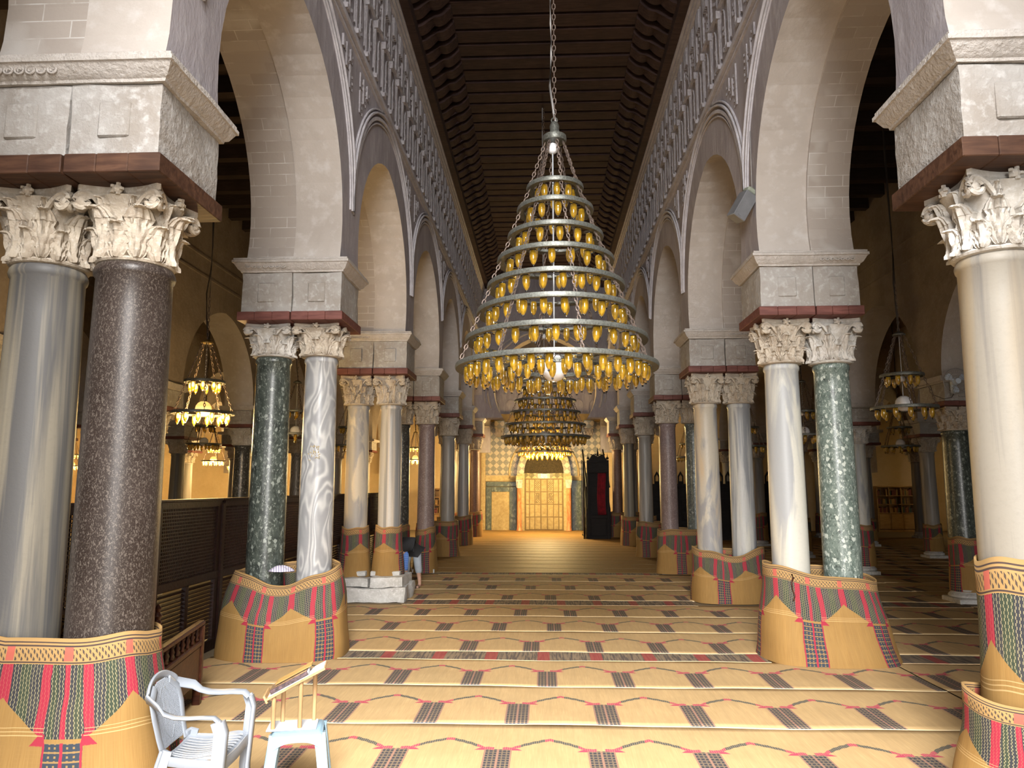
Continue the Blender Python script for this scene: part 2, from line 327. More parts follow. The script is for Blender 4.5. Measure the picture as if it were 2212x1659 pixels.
# ---------------------------------------------------------------- mesh helpers
class MB:
    def __init__(s): s.v = []; s.f = []; s.mi = []; s.uvs = {}
    def add(s, vs, fs, mi=0, T=None):
        o = len(s.v)
        s.v += [tuple(T @ Vector(v)) for v in vs] if T else [tuple(v) for v in vs]
        s.f += [tuple(i+o for i in f) for f in fs]; s.mi += [mi]*len(fs); return s
    def box(s, a, b, mi=0, T=None, ch=0.0):
        (x0, y0, z0), (x1, y1, z1) = a, b
        if ch <= 0:
            vs = [(x, y, z) for z in (z0, z1) for y in (y0, y1) for x in (x0, x1)]
            fs = [(0, 2, 3, 1), (4, 5, 7, 6), (0, 1, 5, 4), (2, 6, 7, 3), (0, 4, 6, 2), (1, 3, 7, 5)]
            return s.add(vs, fs, mi, T)
        rings = []
        for z, i in ((z0, ch), (z0+ch, 0), (z1-ch, 0), (z1, ch)):
            c = ch
            rings.append([(x0+i+c, y0+i, z), (x1-i-c, y0+i, z), (x1-i, y0+i+c, z), (x1-i, y1-i-c, z), (x1-i-c, y1-i, z), (x0+i+c, y1-i, z), (x0+i, y1-i-c, z), (x0+i, y0+i+c, z)])
        return s.loft(rings, True, mi, T, cap=True)
    def loft(s, rings, closed=True, mi=0, T=None, cap=False):
        n = len(rings[0]); vs = [p for r in rings for p in r]; fs = []
        for j in range(len(rings)-1):
            for i in range(n if closed else n-1):
                k = (i+1) % n; fs.append((j*n+i, j*n+k, (j+1)*n+k, (j+1)*n+i))
        if cap: fs.append(tuple(range(n-1, -1, -1))); fs.append(tuple((len(rings)-1)*n+i for i in range(n)))
        return s.add(vs, fs, mi, T)
    def lathe(s, prof, n=24, mi=0, T=None, cap=True):
        return s.loft([[(r*cos(2*pi*i/n), r*sin(2*pi*i/n), z) for i in range(n)] for r, z in prof], True, mi, T, cap)
    def tube(s, pts, r, n=6, mi=0, T=None, flat=None, ref=(0, 0, 1), cap=True, closed=False):
        P_ = [Vector(p) for p in pts]; rings = []; L = len(P_)
        for i, p in enumerate(P_):
            if closed: t = P_[(i+1) % L]-P_[i-1]
            else: t = P_[min(i+1, L-1)]-P_[max(i-1, 0)]
            if t.length < 1e-9: t = Vector((0, 0, 1))
            t.normalize(); a = t.cross(Vector(ref))
            if a.length < 1e-3: a = t.cross(Vector((1, 0, 0)))
            a.normalize(); b = a.cross(t); rr = r(i/(L-1)) if callable(r) else r; ra, rb = (rr, rr) if flat is None else (rr, rr*flat)
            rings.append([tuple(p+a*ra*cos(2*pi*k/n)+b*rb*sin(2*pi*k/n)) for k in range(n)])
        if closed: rings.append(rings[0])
        return s.loft(rings, True, mi, T, cap and not closed)
    def strap(s, pts, w, h, ref, mi=0, T=None, closed=False):     # rounded rectangular section; ref = direction of width
        P_ = [Vector(p) for p in pts]; rings = []; L = len(P_)
        for i, p in enumerate(P_):
            t = (P_[(i+1) % L]-P_[i-1]) if closed else (P_[min(i+1, L-1)]-P_[max(i-1, 0)])
            t.normalize(); a = Vector(ref(i/(L-1)) if callable(ref) else ref); a = (a-t*a.dot(t)).normalized(); b = t.cross(a)
            ww = w(i/(L-1)) if callable(w) else w; hh = h(i/(L-1)) if callable(h) else h
            rings.append([tuple(p+a*ww/2*x+b*hh/2*y) for x, y in ((-1, -.5), (-.8, -1), (.8, -1), (1, -.5), (1, .5), (.8, 1), (-.8, 1), (-1, .5))])
        if closed: rings.append(rings[0])
        return s.loft(rings, True, mi, T, not closed)
    def sphere(s, c, r, n=12, mi=0, sz=1.0, T=None):
        m = n//2; rings = []
        for j in range(1, m):
            a = pi*j/m-pi/2; rings.append([(c[0]+r*cos(a)*cos(2*pi*i/n), c[1]+r*cos(a)*sin(2*pi*i/n), c[2]+r*sz*sin(a)) for i in range(n)])
        return s.loft(rings, True, mi, T, True)
    def build(s, name, mats, parent=None, smooth=False, loc=None, angle=None, uv=None):
        me = bpy.data.meshes.new(name); me.from_pydata(s.v, [], s.f); me.validate(); me.update()
        mats = mats if isinstance(mats, (list, tuple)) else [mats]
        for m in mats: me.materials.append(m)
        if len(mats) > 1: me.polygons.foreach_set('material_index', s.mi)
        if smooth:
            me.polygons.foreach_set('use_smooth', [True]*len(me.polygons))
            if angle:
                try: me.set_sharp_from_angle(angle=R(angle))
                except Exception: pass
        if uv:
            l = me.uv_layers.new(name='UVMap'); d = [0.0]*(2*len(me.loops)); vi = [0]*len(me.loops); me.loops.foreach_get('vertex_index', vi)
            for i, k in enumerate(vi): d[2*i], d[2*i+1] = uv[k]
            l.data.foreach_set('uv', d)
        o = bpy.data.objects.new(name, me); COL.objects.link(o); o.parent = parent
        if loc: o.location = loc
        return o

def tag(o, label=None, cat=None, group=None, kind=None):
    if label: o['label'] = label
    if cat: o['category'] = cat
    if group: o['group'] = group
    if kind: o['kind'] = kind
    return o
def empty(name, loc, rz=0, label=None, cat=None, group=None):
    o = bpy.data.objects.new(name, None); COL.objects.link(o); o.location = loc; o.rotation_euler = (0, 0, rz); o.empty_display_size = .2
    return tag(o, label, cat, group)
def inst(name, src, parent, loc=(0, 0, 0), rot=(0, 0, 0), scale=None):
    o = bpy.data.objects.new(name, src.data if hasattr(src, 'data') else src); COL.objects.link(o); o.parent = parent; o.location = loc; o.rotation_euler = rot
    if scale: o.scale = scale
    return o
def kids(o): return [c for c in COL.objects if c.parent == o]
def copy_tree(o, parent=None, _map=None):
    if _map is None:
        _map = {}
        for c in COL.objects: _map.setdefault(c.parent, []).append(c)
    c = o.copy(); COL.objects.link(c); c.parent = parent
    for ch in _map.get(o, []): copy_tree(ch, c, _map)
    return c
def mesh_of(mb, name, mats, smooth=True, angle=40, uv=None):
    o = mb.build(name, mats, None, smooth, angle=angle, uv=uv); me = o.data; bpy.data.objects.remove(o); return me
def roughbox(a, b, step=.09, amp=.007, seed=0, T=None, mb=None, mi=0):
    mb = mb or MB(); a = Vector(a); b = Vector(b); d = b-a; c = (a+b)/2
    n = [max(1, int(x/step)) for x in d]
    idx = {}; vs = []; fs = []
    def vid(i, j, k):
        key = (i, j, k)
        if key not in idx:
            p = Vector((a.x+d.x*i/n[0], a.y+d.y*j/n[1], a.z+d.z*k/n[2]))
            on = [i in (0, n[0]), j in (0, n[1]), k in (0, n[2])]
            if sum(on) >= 2: p += (c-p).normalized()*.012
            q = p*2.3+Vector((seed*3.7, seed, 0)); nv = Vector((mnoise.noise(q), mnoise.noise(q+Vector((9, 0, 0))), mnoise.noise(q+Vector((0, 9, 0)))))
            q2 = p*9+Vector((seed, 5, 1)); nv2 = Vector((mnoise.noise(q2), mnoise.noise(q2+Vector((9, 0, 0))), mnoise.noise(q2+Vector((0, 9, 0)))))
            idx[key] = len(vs); vs.append(tuple(p+nv*amp*2+nv2*amp))
        return idx[key]
    for ax in range(3):
        u, v = [(1, 2), (2, 0), (0, 1)][ax]
        for side in (0, n[ax]):
            for i in range(n[u]):
                for j in range(n[v]):
                    def g(ii, jj):
                        k = [0, 0, 0]; k[ax] = side; k[u] = ii; k[v] = jj; return vid(*k)
                    q = (g(i, j), g(i+1, j), g(i+1, j+1), g(i, j+1)); fs.append(q if side else q[::-1])
    return mb.add(vs, fs, mi, T)

# ---------------------------------------------------------------- the setting
YK = [.2, 4.47, 8.83, 13.25, 17.5, 21.6, 25.8, 30.1]      # near face of each pier row (index 0 is behind the camera's view)
PD = .88                                                   # pier depth along the nave
YEND = 35.2
YW = YK+[34.3]
def arch_pts(yc, zc, rad, zs, point=.0, n=26):
    a0 = math.asin((zs-zc)/rad); out = []
    for i in range(n+1):
        a = a0+(pi-2*a0)*i/n; r = rad
        y = yc+r*cos(a); z = zc+r*sin(a)
        if a > 0 and a < pi: z += point*(1-abs(cos(a)))**2
        out.append((y, z))
    return out
def arcade(name, x0, x1, ys, zs, zc, rad, ztop, facemat, soffmats, split=None, point=.08, y0=-1.1, yend=YEND, inner=1, backmat=None):
    """wall in the YZ plane between x0 and x1 pierced by horseshoe arches between the piers ys"""
    mb = MB(); mats = [facemat]+list(soffmats)
    edges = [(y+PD/2) for y in ys]
    for k in range(len(ys)-1):
        ya, yb = edges[k], edges[k+1]; yc = (ys[k]+PD+ys[k+1])/2
        hw = (ys[k+1]-ys[k]-PD)/2; r = max(rad, hw*1.03)
        ap = arch_pts(yc, zc, r, zs, point)
        angs = [(atan2(z-zs, y-yc), (y, z)) for y, z in ap]
        angs[0] = (0, ap[0]); angs[-1] = (pi, ap[-1])
        ca = [atan2(ztop-zs, yb-yc), atan2(ztop-zs, ya-yc)]
        def on_arch(t):
            for (a1, p1), (a2, p2) in zip(angs, angs[1:]):
                if a1 <= t <= a2:
                    f = 0 if a2 == a1 else (t-a1)/(a2-a1); return (p1[0]+(p2[0]-p1[0])*f, p1[1]+(p2[1]-p1[1])*f)
            return ap[-1]
        def on_rect(t):
            if t <= ca[0]: return (yb, zs+(yb-yc)*math.tan(t))
            if t >= ca[1]: return (ya, zs+(yc-ya)*math.tan(pi-t))
            return (yc+(ztop-zs)/math.tan(t), ztop)
        ts = sorted(set([a for a, _ in angs]+ca)); inn = [on_arch(t) for t in ts]; out = [on_rect(t) for t in ts]
        for x, flip in ((x0, 0), (x1, 1)):
            vs = [(x, *p) for p in inn]+[(x, *p) for p in out]; n = len(ts)
            fs = [(i, i+1, n+i+1, n+i) for i in range(n-1)]
            mb.add(vs, [f if flip else f[::-1] for f in fs], 0)
        # soffit, in one or two rings (the outer ring of bricks set back a little)
        arcl = [0]
        for q in range(1, len(ap)): arcl.append(arcl[-1]+sqrt((ap[q][0]-ap[q-1][0])**2+(ap[q][1]-ap[q-1][1])**2))
        segs = [(x0, x1, 1, 0.0)] if split is None else [(x0, split, 1, 0.0), (split, x1, 2, 0.035)]
        rn = len(segs)
        for (xa, xb, mi, off) in segs:
            nn = 3; rings = []
            for j in range(nn+1):
                x = xa+(xb-xa)*j/nn; n0 = len(mb.v)+j*len(ap)
                for q in range(len(ap)): mb.uvs[n0+q] = (x+.1, arcl[q]+k*.07)
                rings.append([(x, yc+(y-yc)*(1-off/r), zc+(z-zc)*(1-off/r) if z > zc else z) for y, z in ap])
            mb.loft(rings, False, mi)
        if rn == 2:
            r1 = [(split, y, z) for y, z in ap]; r2 = [(split, yc+(y-yc)*(1-.035/r), zc+(z-zc)*(1-.035/r) if z > zc else z) for y, z in ap]
            mb.loft([r1, r2], False, 1)
        if rn == 2:
            mb.loft([[(x1, y, z) for y, z in ap], [(x1, yc+(y-yc)*(1-.035/r), zc+(z-zc)*(1-.035/r) if z > zc else z) for y, z in ap]], False, 0)
        # top cap
        mb.add([(x0, ya, ztop), (x1, ya, ztop), (x1, yb, ztop), (x0, yb, ztop)], [(0, 1, 2, 3)], 0)
    # solid ends
    ya = edges[0]; mb.box((x0, y0, zs), (x1, ya, ztop)); mb.box((x0, edges[-1], zs-1.2), (x1, yend, ztop))
    # underside of the piers
    for k in range(len(ys)): mb.box((x0+.01, ys[k]+.01, zs-.02), (x1-.01, ys[k]+PD-.01, zs+.03), 1)
    o = mb.build(name, mats, uv=[mb.uvs.get(i, (0, 0)) for i in range(len(mb.v))]); return tag(o, kind='structure')

ZS, ZC, RAD, ZT = 4.80, 5.28, 1.83, 10.3
wall_l = arcade('wall_left', -3.72, -2.53, YW, ZS, ZC, RAD, ZT, M['plaster_grey'], [M['brick'], M['soffit']], -3.12)
wall_r = arcade('wall_right', 2.64, 3.76, YW, ZS, ZC, RAD, ZT, M['plaster_grey'], [M['soffit'], M['brick']], 3.25)
# mouldings and carved stucco on the nave faces
def nave_relief(xf, sgn, parent, seed):
    rnd = random.Random(seed)
    def T(y, z, d): return (xf+sgn*d, y, z)
    lab = MB(); Rl, zl = 2.18, 5.60
    for k in range(len(YK)-1):
        yc = (YK[k]+PD+YK[k+1])/2; hw = (YK[k+1]-YK[k])/2
        a0 = math.acos(min(1, hw/Rl)); pts = []
        for i in range(41):
            a = a0+(pi-2*a0)*i/40; pts.append((yc+Rl*cos(a), zl+Rl*sin(a)*1.0))
        for off, w_, d_ in ((0, .055, .035), (.085, .03, .05), (.14, .022, .03), (-.07, .02, .022)):
            P2 = [(yc+(y-yc)*(1+off/Rl), zl+(z-zl)*(1+off/Rl)) for y, z in pts]
            P2 = [(min(max(y, YK[k]+PD/2), YK[k+1]+PD/2), z) for y, z in P2]
            lab.strap([T(y, z, d_/2) for y, z in P2], w_, d_, (0, 0, 1) if False else (lambda t, P2=P2, yc=yc: (0, P2[int(t*40)][0]-yc, P2[int(t*40)][1]-zl)))
    lab.build('arch_moulding', M['mould'], parent, True, angle=50)
    st = MB()
    for z, h_, d_ in ((7.93, .05, .06), (8.02, .03, .04), (7.84, .03, .03), (9.02, .035, .04), (9.95, .05, .06), (10.08, .06, .08), (10.2, .05, .1)):
        st.box(*[(min(T(0, 0, 0)[0], T(0, 0, d_)[0]), -1.0, z-h_/2), (max(T(0, 0, 0)[0], T(0, 0, d_)[0]), 30.0, z+h_/2)])
    st.build('string_course', M['mould'], parent)
    fr = MB()
    def bx(y0, y1, z0, z1, d, mi=0):
        xs = sorted((xf, xf+sgn*d)); fr.box((xs[0], y0, z0), (xs[1], y1, z1), mi)
    y = 1.0
    while y < 29.8:
        # colonnette, niche frame, fluted block and lozenge panels along the frieze
        bx(y-.035, y+.035, 8.08, 8.95, .035); bx(y-.06, y+.06, 8.85, 8.97, .07); bx(y-.06, y+.06, 8.05, 8.12, .07)
        for i in range(4): bx(y+.12+i*.055, y+.145+i*.055, 9.55, 9.88, .045)
        bx(y+.42, y+.50, 9.1, 9.9, .03); bx(y+.08, y+.10, 9.1, 9.9, .02)
        n = 9
        for zc_, w_ in ((8.62, .13),):
            pts = [(xf+sgn*.03, y+.27+w_*cos(pi*i/n), zc_+w_*1.5*sin(pi*i/n)) for i in range(n+1)]
            pts = [(xf+sgn*.03, y+.27+w_, 8.15)]+pts+[(xf+sgn*.03, y+.27-w_, 8.15)]
            fr.tube(pts, .014, 4, 0)
        # leaf bunches in the panels
        for c_ in range(9):
            yy = y+.18+rnd.random()*.18; zz = 8.2+rnd.random()*.5; fr.sphere((xf, yy, zz), .024, 6, 0, 2.2)
        for c_ in range(8):
            yy = y+.12+rnd.random()*.28; zz = 9.12+rnd.random()*.4; fr.sphere((xf, yy, zz), .022, 6, 0, 2.2)
        # spandrel strips under the string course
        kk = min(range(len(YK)), key=lambda q: abs(YK[q]+PD/2-y)); 
        for yo in (0, .18, .36):
            ys_ = y+yo; k = max(0, min(len(YK)-2, sum(1 for q in YK[1:] if q+PD/2 < ys_))); yc = (YK[k]+PD+YK[k+1])/2
            dy = abs(ys_-yc); zlow = zl+sqrt(max(0, (Rl+.24)**2-dy*dy))
            if zlow < 7.55 and dy < 2.05:
                h0 = zlow+.08; 
                while h0 < 7.7:
                    h1 = min(7.74, h0+.25+rnd.random()*.5)
                    if h1-h0 > .1:
                        bx(ys_-.035, ys_+.03, h0, h1-.03, .018+.012*rnd.random())
                        for q in range(int((h1-h0)/.09)):
                            fr.sphere((xf, ys_+.09+rnd.random()*.03, h0+q*.09+.03), .019, 6, 0, 2.0)
                    h0 = h1+.02
        y += .545
    fr.build('carved_frieze', M['stucco'], parent)
nave_relief(-2.53, 1, wall_l, 3); nave_relief(2.64, -1, wall_r, 4)

# aisle arcades
ZS2, ZC2, RAD2, ZT2 = 3.86, 3.98, 1.76, 8.25
AX = [(-7.75, -7.05), (7.05, 7.75), (10.75, 11.4), (-11.4, -10.75), (14.6, 15.2), (-15.2, -14.6)]
an = ['wall_left_aisle', 'wall_right_aisle', 'wall_right_second_aisle', 'wall_left_second_aisle', 'wall_right_third_aisle', 'wall_left_third_aisle']
for (x0, x1), nm in zip(AX, an):
    o = arcade(nm, x0, x1, YW, ZS2, ZC2, RAD2, ZT2, M['aisle'], [M['aisle_light']])
    mb = MB(); xf = x0 if x0 > 0 else x1; s_ = -1 if x0 > 0 else 1
    for z in (6.35, 6.75):
        xs = sorted((xf, xf+s_*.03)); mb.box((xs[0], -1, z-.02), (xs[1], 35, z+.02))
    mb.build('string_course', M['aisle'], o)
XO = 19.0
mb = MB(); mb.box((-40, -2, -.2), (40, 36, 0)); tag(mb.build('floor', M['floor']), kind='structure')
mb = MB(); mb.box((-23, YEND, 0), (XO+1, YEND+.6, 11.6)); wall_far = tag(mb.build('wall_far', M['cream']), kind='structure')
mb = MB(); mb.box((XO, -1.5, 0), (XO+.5, YEND, 8.6)); tag(mb.build('wall_outer_right', M['aisle']), kind='structure')
mb = MB(); mb.box((-23.5, -1.5, 0), (-23, YEND, 8.6)); tag(mb.build('wall_outer_left', M['cream']), kind='structure')
mb = MB()          # entrance facade behind the camera, doorways unseen and sized to shape the daylight
for a, b in ((-23, -6.2), (-4.9, -1.5), (1.6, 4.9), (6.5, XO)): mb.box((a, -1.7, 0), (b, -1.1, 11.4))
for a, b, z in ((-6.2, -4.9, 3.4), (-1.5, 1.6, 9.4), (4.9, 6.5, 3.8)): mb.box((a, -1.7, z), (b, -1.1, 11.4))
tag(mb.build('wall_back', M['soffit']), kind='structure')
# transverse arch before the mihrab bay
def crossing(y0, y1, ztop):
    mb = MB(); xc = .05; ap = arch_pts(xc, 6.0, 2.1, 4.8, .12, 28); xa, xb = -3.72, 3.76
    n = len(ap); ang = [atan2(z-4.8, x-xc) for x, z in ap]; ang[0] = 0; ang[-1] = pi
    outp = []
    for t in ang:
        if t < atan2(ztop-4.8, xb-xc): outp.append((xb, 4.8+(xb-xc)*math.tan(t)))
        elif t > atan2(ztop-4.8, xa-xc): outp.append((xa, 4.8+(xc-xa)*math.tan(pi-t)))
        else: outp.append((xc+(ztop-4.8)/math.tan(t) if abs(t-pi/2) > 1e-6 else xc, ztop))
    for y, fl in ((y0, 0), (y1, 1)):
        vs = [(p[0], y, p[1]) for p in ap]+[(p[0], y, p[1]) for p in outp]
        mb.add(vs, [(i, i+1, n+i+1, n+i) if not fl else (n+i, n+i+1, i+1, i) for i in range(n-1)], 0)
    mb.box((xa, y0+.01, ztop-1.2), (-2.2, y1-.01, ztop)); mb.box((2.2, y0+.01, ztop-1.2), (xb, y1-.01, ztop))
    mb.loft([[(x, y0, z) for x, z in ap], [(x, y1, z) for x, z in ap]], False, 1)
    return tag(mb.build('wall_crossing', [M['plaster_grey'], M['soffit']]), kind='structure')
wc = crossing(30.12, 30.95, 11.2)
mb = MB(); pts = [(x, 30.08, z) for x, z in arch_pts(.05, 6.0, 2.35, 5.2, .12, 30)]
mb.tube(pts, .05, 6); pts = [(x, 30.08, z) for x, z in arch_pts(.05, 6.0, 2.5, 5.4, .12, 30)]; mb.tube(pts, .03, 6)
mb.build('arch_moulding', M['soffit'], wc, True)

# nave ceiling: boards, joists, corbels, wall beams
mb = MB(); mb.box((-3.7, -1.5, 11.08), (3.7, 30.2, 11.2)); mb.box((-3.7, 30.9, 11.08), (3.7, YEND, 11.2))
for sx in (-1, 1): mb.box((sx*2.62 if sx < 0 else 2.65, -1.5, 10.25), (-2.50 if sx < 0 else 2.74, 30.2, 11.1))
ceil = tag(mb.build('ceiling', M['ceil']), kind='structure')
mb = MB(); mb.box((-3.7, -1.1, 10.3), (-3.0, 30.2, 11.1)); mb.box((3.1, -1.1, 10.3), (3.76, 30.2, 11.1)); mb.build('wall_plate', M['ceil'], ceil)
mb = MB(); mb.box((-2.50, 0, 10.22), (-2.28, 30.1, 10.48), ch=.01); mb.box((2.38, 0, 10.22), (2.64, 30.1, 10.48), ch=.01); mb.build('wall_beam', M['ceil'], ceil)
jm = MB(); jm.box((-2.5, -.19, 10.86), (2.6, .19, 11.06), ch=.012); jm = mesh_of(jm, 'joist', [M['ceil']], False)
cb = MB()
def corbprof(x0, x1, z0, z1):
    pr = [(x0, z1), (x1, z1), (x1, z1-.07)]
    for i in range(9): t = i/8; pr.append((x1-.02-(x1-x0)*.45*t, z1-.09-.07*sin(t*pi)*1.0-(z1-z0)*.35*t))
    for i in range(9): t = i/8; pr.append((x1-(x1-x0)*(.47+.5*t), z0+(z1-z0)*.45-.08*sin(t*pi)-(z1-z0)*.42*t))
    pr.append((x0, z0)); return pr
for (w_, dx) in ((.14, 0), ):
    pr = corbprof(-2.4, -1.68, 10.42, 10.86); cb.loft([[(x, -.14, z) for x, z in pr], [(x, .14, z) for x, z in pr]], True, 0, None, True)
cbl = mesh_of(cb, 'corbel', [M['ceil']], False)
cb = MB(); pr = [(-x+.12, z) for x, z in corbprof(-2.4, -1.68, 10.42, 10.86)][::-1]; cb.loft([[(x, -.14, z) for x, z in pr], [(x, .14, z) for x, z in pr]], True, 0, None, True)
cbr = mesh_of(cb, 'corbel', [M['ceil']], False)
y = 9.0; rj = random.Random(5); nj = 0; rest = MB()
while y < 30.0:
    o = inst('joist', jm, ceil, (0, y, rj.uniform(-.015, .015)))
    for mm in (cbl, cbr): inst('corbel', mm, ceil, (0, y, rj.uniform(-.01, .01)))
    y += .462; nj += 1
for nm, xa, xb in (('ceiling_left', -7.1, -3.72), ('ceiling_right', 3.76, 7.1), ('ceiling_far_left', -23, -7.7), ('ceiling_far_right', 7.7, XO)):
    mb = MB(); mb.box((xa, -1.5, 8.25), (xb, YEND, 8.4)); c = tag(mb.build(nm, M['ceil_dark']), kind='structure')
    if abs(xa) < 8 and abs(xb) < 8:
        b = MB(); b.box((xa, -.09, 7.98), (xb, .09, 8.25)); bm_ = mesh_of(b, 'joist', [M['ceil_dark']], False)
        for i in range(34): inst('joist', bm_, c, (0, 6+i*.75, 0))
mb = MB()
for sx in (-1, 1): mb.box((sx*3.74 if sx < 0 else 3.76, -1, 8.3), (sx*3.74+.02 if sx < 0 else 3.78, 35, 8.32))

# ---------------------------------------------------------------- columns
def bellr(t, rb, rt): return rb-.012*(t > .04)+(rt-rb)*(.06*t+.94*t**3.0)
def capital_mesh(name, mat, rb=.225, half=.31, h=.53, n1=8, style=0, seed=0, tiers=((.04, .36, 0), (.06, .62, .5))):
    rnd = random.Random(seed); mb = MB(); rt = half*.98
    mb.lathe([(rb+.0, 0), (rb+.022, .008), (rb+.03, .022), (rb+.02, .036), (rb, .042)]+[(bellr(t, rb-.005, rt), .042+t*(h*.86-.042)) for t in [i/10 for i in range(11)]], 32)
    def leaf(phi, z0, z1, W, lift, curl):
        rings = []; NV, NU = 17, 15; H_ = z1-z0
        for j in range(NV):
            v = j/(NV-1)
            lob = .70+.30*abs(sin(v*3.5*pi))
            ww = W*(.55+.55*sin(pi*min(v, .92)*.85))*(1-.62*max(0, v-.80)/.20)*lob
            q = max(0, (v-.72)/.28); zz = z0+H_*min(v, .86)/.90
            rr = bellr(max(0, min(1, (zz-.04)/(h*.86))), rb, rt)+.026+lift*v
            if q > 0:                      # the tip rolls outwards and down
                a_ = q*2.3; rr += curl*(1-cos(a_))*.62; zz = z0+H_*.70+curl*.95*sin(a_)+H_*.10*min(1, q*2)
            fr, bk = [], []
            for i in range(NU):
                s_ = -1+2*i/(NU-1); th = phi+s_*ww/rr; e = abs(s_)
                vein = .018*abs(cos((e*2.4-v*1.6)*pi)) - .016*(e > .9)
                mid = .020*max(0, 1-e*4)
                r_ = rr+vein+mid-.020*e*e; fr.append((r_*cos(th), r_*sin(th), zz+.020*e*(1 if q <= 0 else .2)*(v > .1)))
                r2 = rr-.022-.018*e*e; bk.append((r2*cos(th), r2*sin(th), zz-.004+.020*e*(1 if q <= 0 else .2)*(v > .1)))
            rings.append(fr+bk[::-1])
        mb.loft(rings, True, 0, None, True)
    for z0, hh, off in tiers:
        for i in range(n1): leaf(2*pi*(i+off)/n1, z0*h, hh*h+z0*h, .95*pi*rb/n1*(1.0 if z0 < .1 and hh < .5 else 1.0), .010+.012*(hh > .5), .056+.012*(hh > .5))
    for c in range(4):          # corner volutes on their stalks
        ph = pi/4+c*pi/2
        for sd in (-1, 1):
            leaf(ph+sd*.40, .48*h, .80*h, .040, .01, .045)
            pts = []
            cx, cz = half*1.17, h*.775; tx = (-sin(ph)*sd, cos(ph)*sd); dirx = (cos(ph)*.80+tx[0]*-.6, sin(ph)*.80+tx[1]*-.6)
            p0 = Vector(((rb+.02)*cos(ph+sd*.55), (rb+.02)*sin(ph+sd*.55), .50*h)); ctr = Vector((cx*cos(ph)-dirx[0]*.01+tx[0]*-.0, cx*sin(ph), cz))
            for i in range(26):
                a = pi*.5-i/25*pi*3.6; r_ = .062*(1-i/25*.82); pts.append(Vector((cx*cos(ph)+dirx[0]*r_*cos(a)+tx[0]*.028, cx*sin(ph)+dirx[1]*r_*cos(a)+tx[1]*.028, cz+r_*sin(a))))
            st = [p0.lerp(pts[0], t)+Vector((0, 0, .05*sin(t*pi))) for t in (0, .3, .6, .85)]
            mb.tube(st+pts, lambda t: .021-.007*t, 6)
        hb = .062*.5; c0 = Vector((cx*cos(ph), cx*sin(ph), cz)); mb.sphere(tuple(c0), .045, 10)
    A = half*1.02; rings = []             # abacus with concave sides
    def loop(a, z):
        pts = []
        for c in range(4):
            ph = pi/4+c*pi/2; c0 = Vector((cos(ph), sin(ph)))*a*1.36; c1 = Vector((cos(ph+pi/2), sin(ph+pi/2)))*a*1.36
            for i in range(8):
                t = (i+.0)/8; 
                p = c0.lerp(c1, .05+t*.9/ (7/8) if i < 8 else 1) if False else c0.lerp(c1, .06+.88*i/7); mid = Vector((cos(ph+pi/4), sin(ph+pi/4)))
                p = p-mid*.085*a/.3*sin(pi*(.06+.88*i/7)); pts.append((p.x, p.y, z))
        return pts
    mb.loft([loop(A*.90, h*.86), loop(A*.93, h*.885), loop(A*.93, h*.90), loop(A, h*.93), loop(A, h)], True, 0, None, True)
    for c in range(4):
        ph = c*pi/2; p = (A*.90*cos(ph), A*.90*sin(ph), h*.92); mb.sphere(p, .036, 8)
        for q in range(5):
            a = q*2*pi/5; mb.sphere((p[0]-sin(ph)*.034*cos(a)+cos(ph)*.012, p[1]+cos(ph)*.034*cos(a)+sin(ph)*.012, p[2]+.034*sin(a)), .018, 6)
    if style == 1:             # basket style with a diaper of raised scrolls instead of tall leaves
        for i in range(12):
            ph = 2*pi*i/12; rr = bellr(.55, rb, rt)+.02
            mb.tube([(rr*cos(ph+.18*cos(a)), rr*sin(ph+.18*cos(a)), h*.62+.05*sin(a)) for a in [2*pi*q/10 for q in range(10)]], .012, 5, closed=True)
    return mesh_of(mb, name, [mat], True, 35)
CAPS = [capital_mesh('capital', M['capital'], seed=1), capital_mesh('capital', M['capital'], n1=6, seed=2, tiers=((.04, .44, .5), (.05, .66, 0))),
        capital_mesh('capital', M['capital'], n1=10, seed=3, tiers=((.04, .28, 0), (.28, .30, .5)), style=1), capital_mesh('capital', M['capital_white'], seed=4, tiers=((.05, .30, 0), (.07, .56, .5)))]
_sh = {}
def shaft_mesh(rb, rt, z0, z1, mat, n=40):
    key = (round(rb, 3), round(rt, 3), round(z0, 3), round(z1, 3), mat.name)
    if key in _sh: return _sh[key]
    mb = MB(); h = z1-z0; pr = [(rb*1.05, 0), (rb*1.05, .05), (rb, .09)]
    for i in range(1, 14): t = i/14; pr.append((rb+(rt-rb)*t+.006*sin(pi*t), .09+(h-.19)*t))
    pr += [(rt, h-.085), (rt*1.05, h-.07), (rt*1.075, h-.045), (rt*1.05, h-.02), (rt*1.0, h)]
    mb.lathe(pr, n); _sh[key] = mesh_of(mb, 'shaft', [mat], True, 50); return _sh[key]
bmb = MB(); bmb.box((-.32, -.32, 0), (.32, .32, .09), ch=.012); bmb.lathe([(.30, .09), (.325, .11), (.325, .14), (.29, .17), (.265, .185), (.265, .20), (.285, .21), (.285, .235), (.25, .25)], 28)
BASE = mesh_of(bmb, 'base', [M['base']], True, 40)
ORD = ['', 'first', 'second', 'third', 'fourth', 'fifth', 'sixth', 'seventh']
SHADE = {}
def column(x, y, rb, rt, zcap, ztop, mat, cap, label, group=None, zfloor=0, capw=1.0, tilt=(0, 0)):
    o = empty('marble_column', (x, y, zfloor), 0, label, 'column', group)
    inst('base', BASE, o, (0, 0, 0), scale=(rb/.25, rb/.25, 1) if rb > .2 else (rb/.25, rb/.25, 1))
    inst('shaft', shaft_mesh(rb, rt, zfloor+.25, zcap, mat), o, (0, 0, .25))
    inst('capital', CAPS[cap], o, (0, 0, zcap-zfloor), scale=(capw, capw, (ztop-zcap)/.53))
    return o
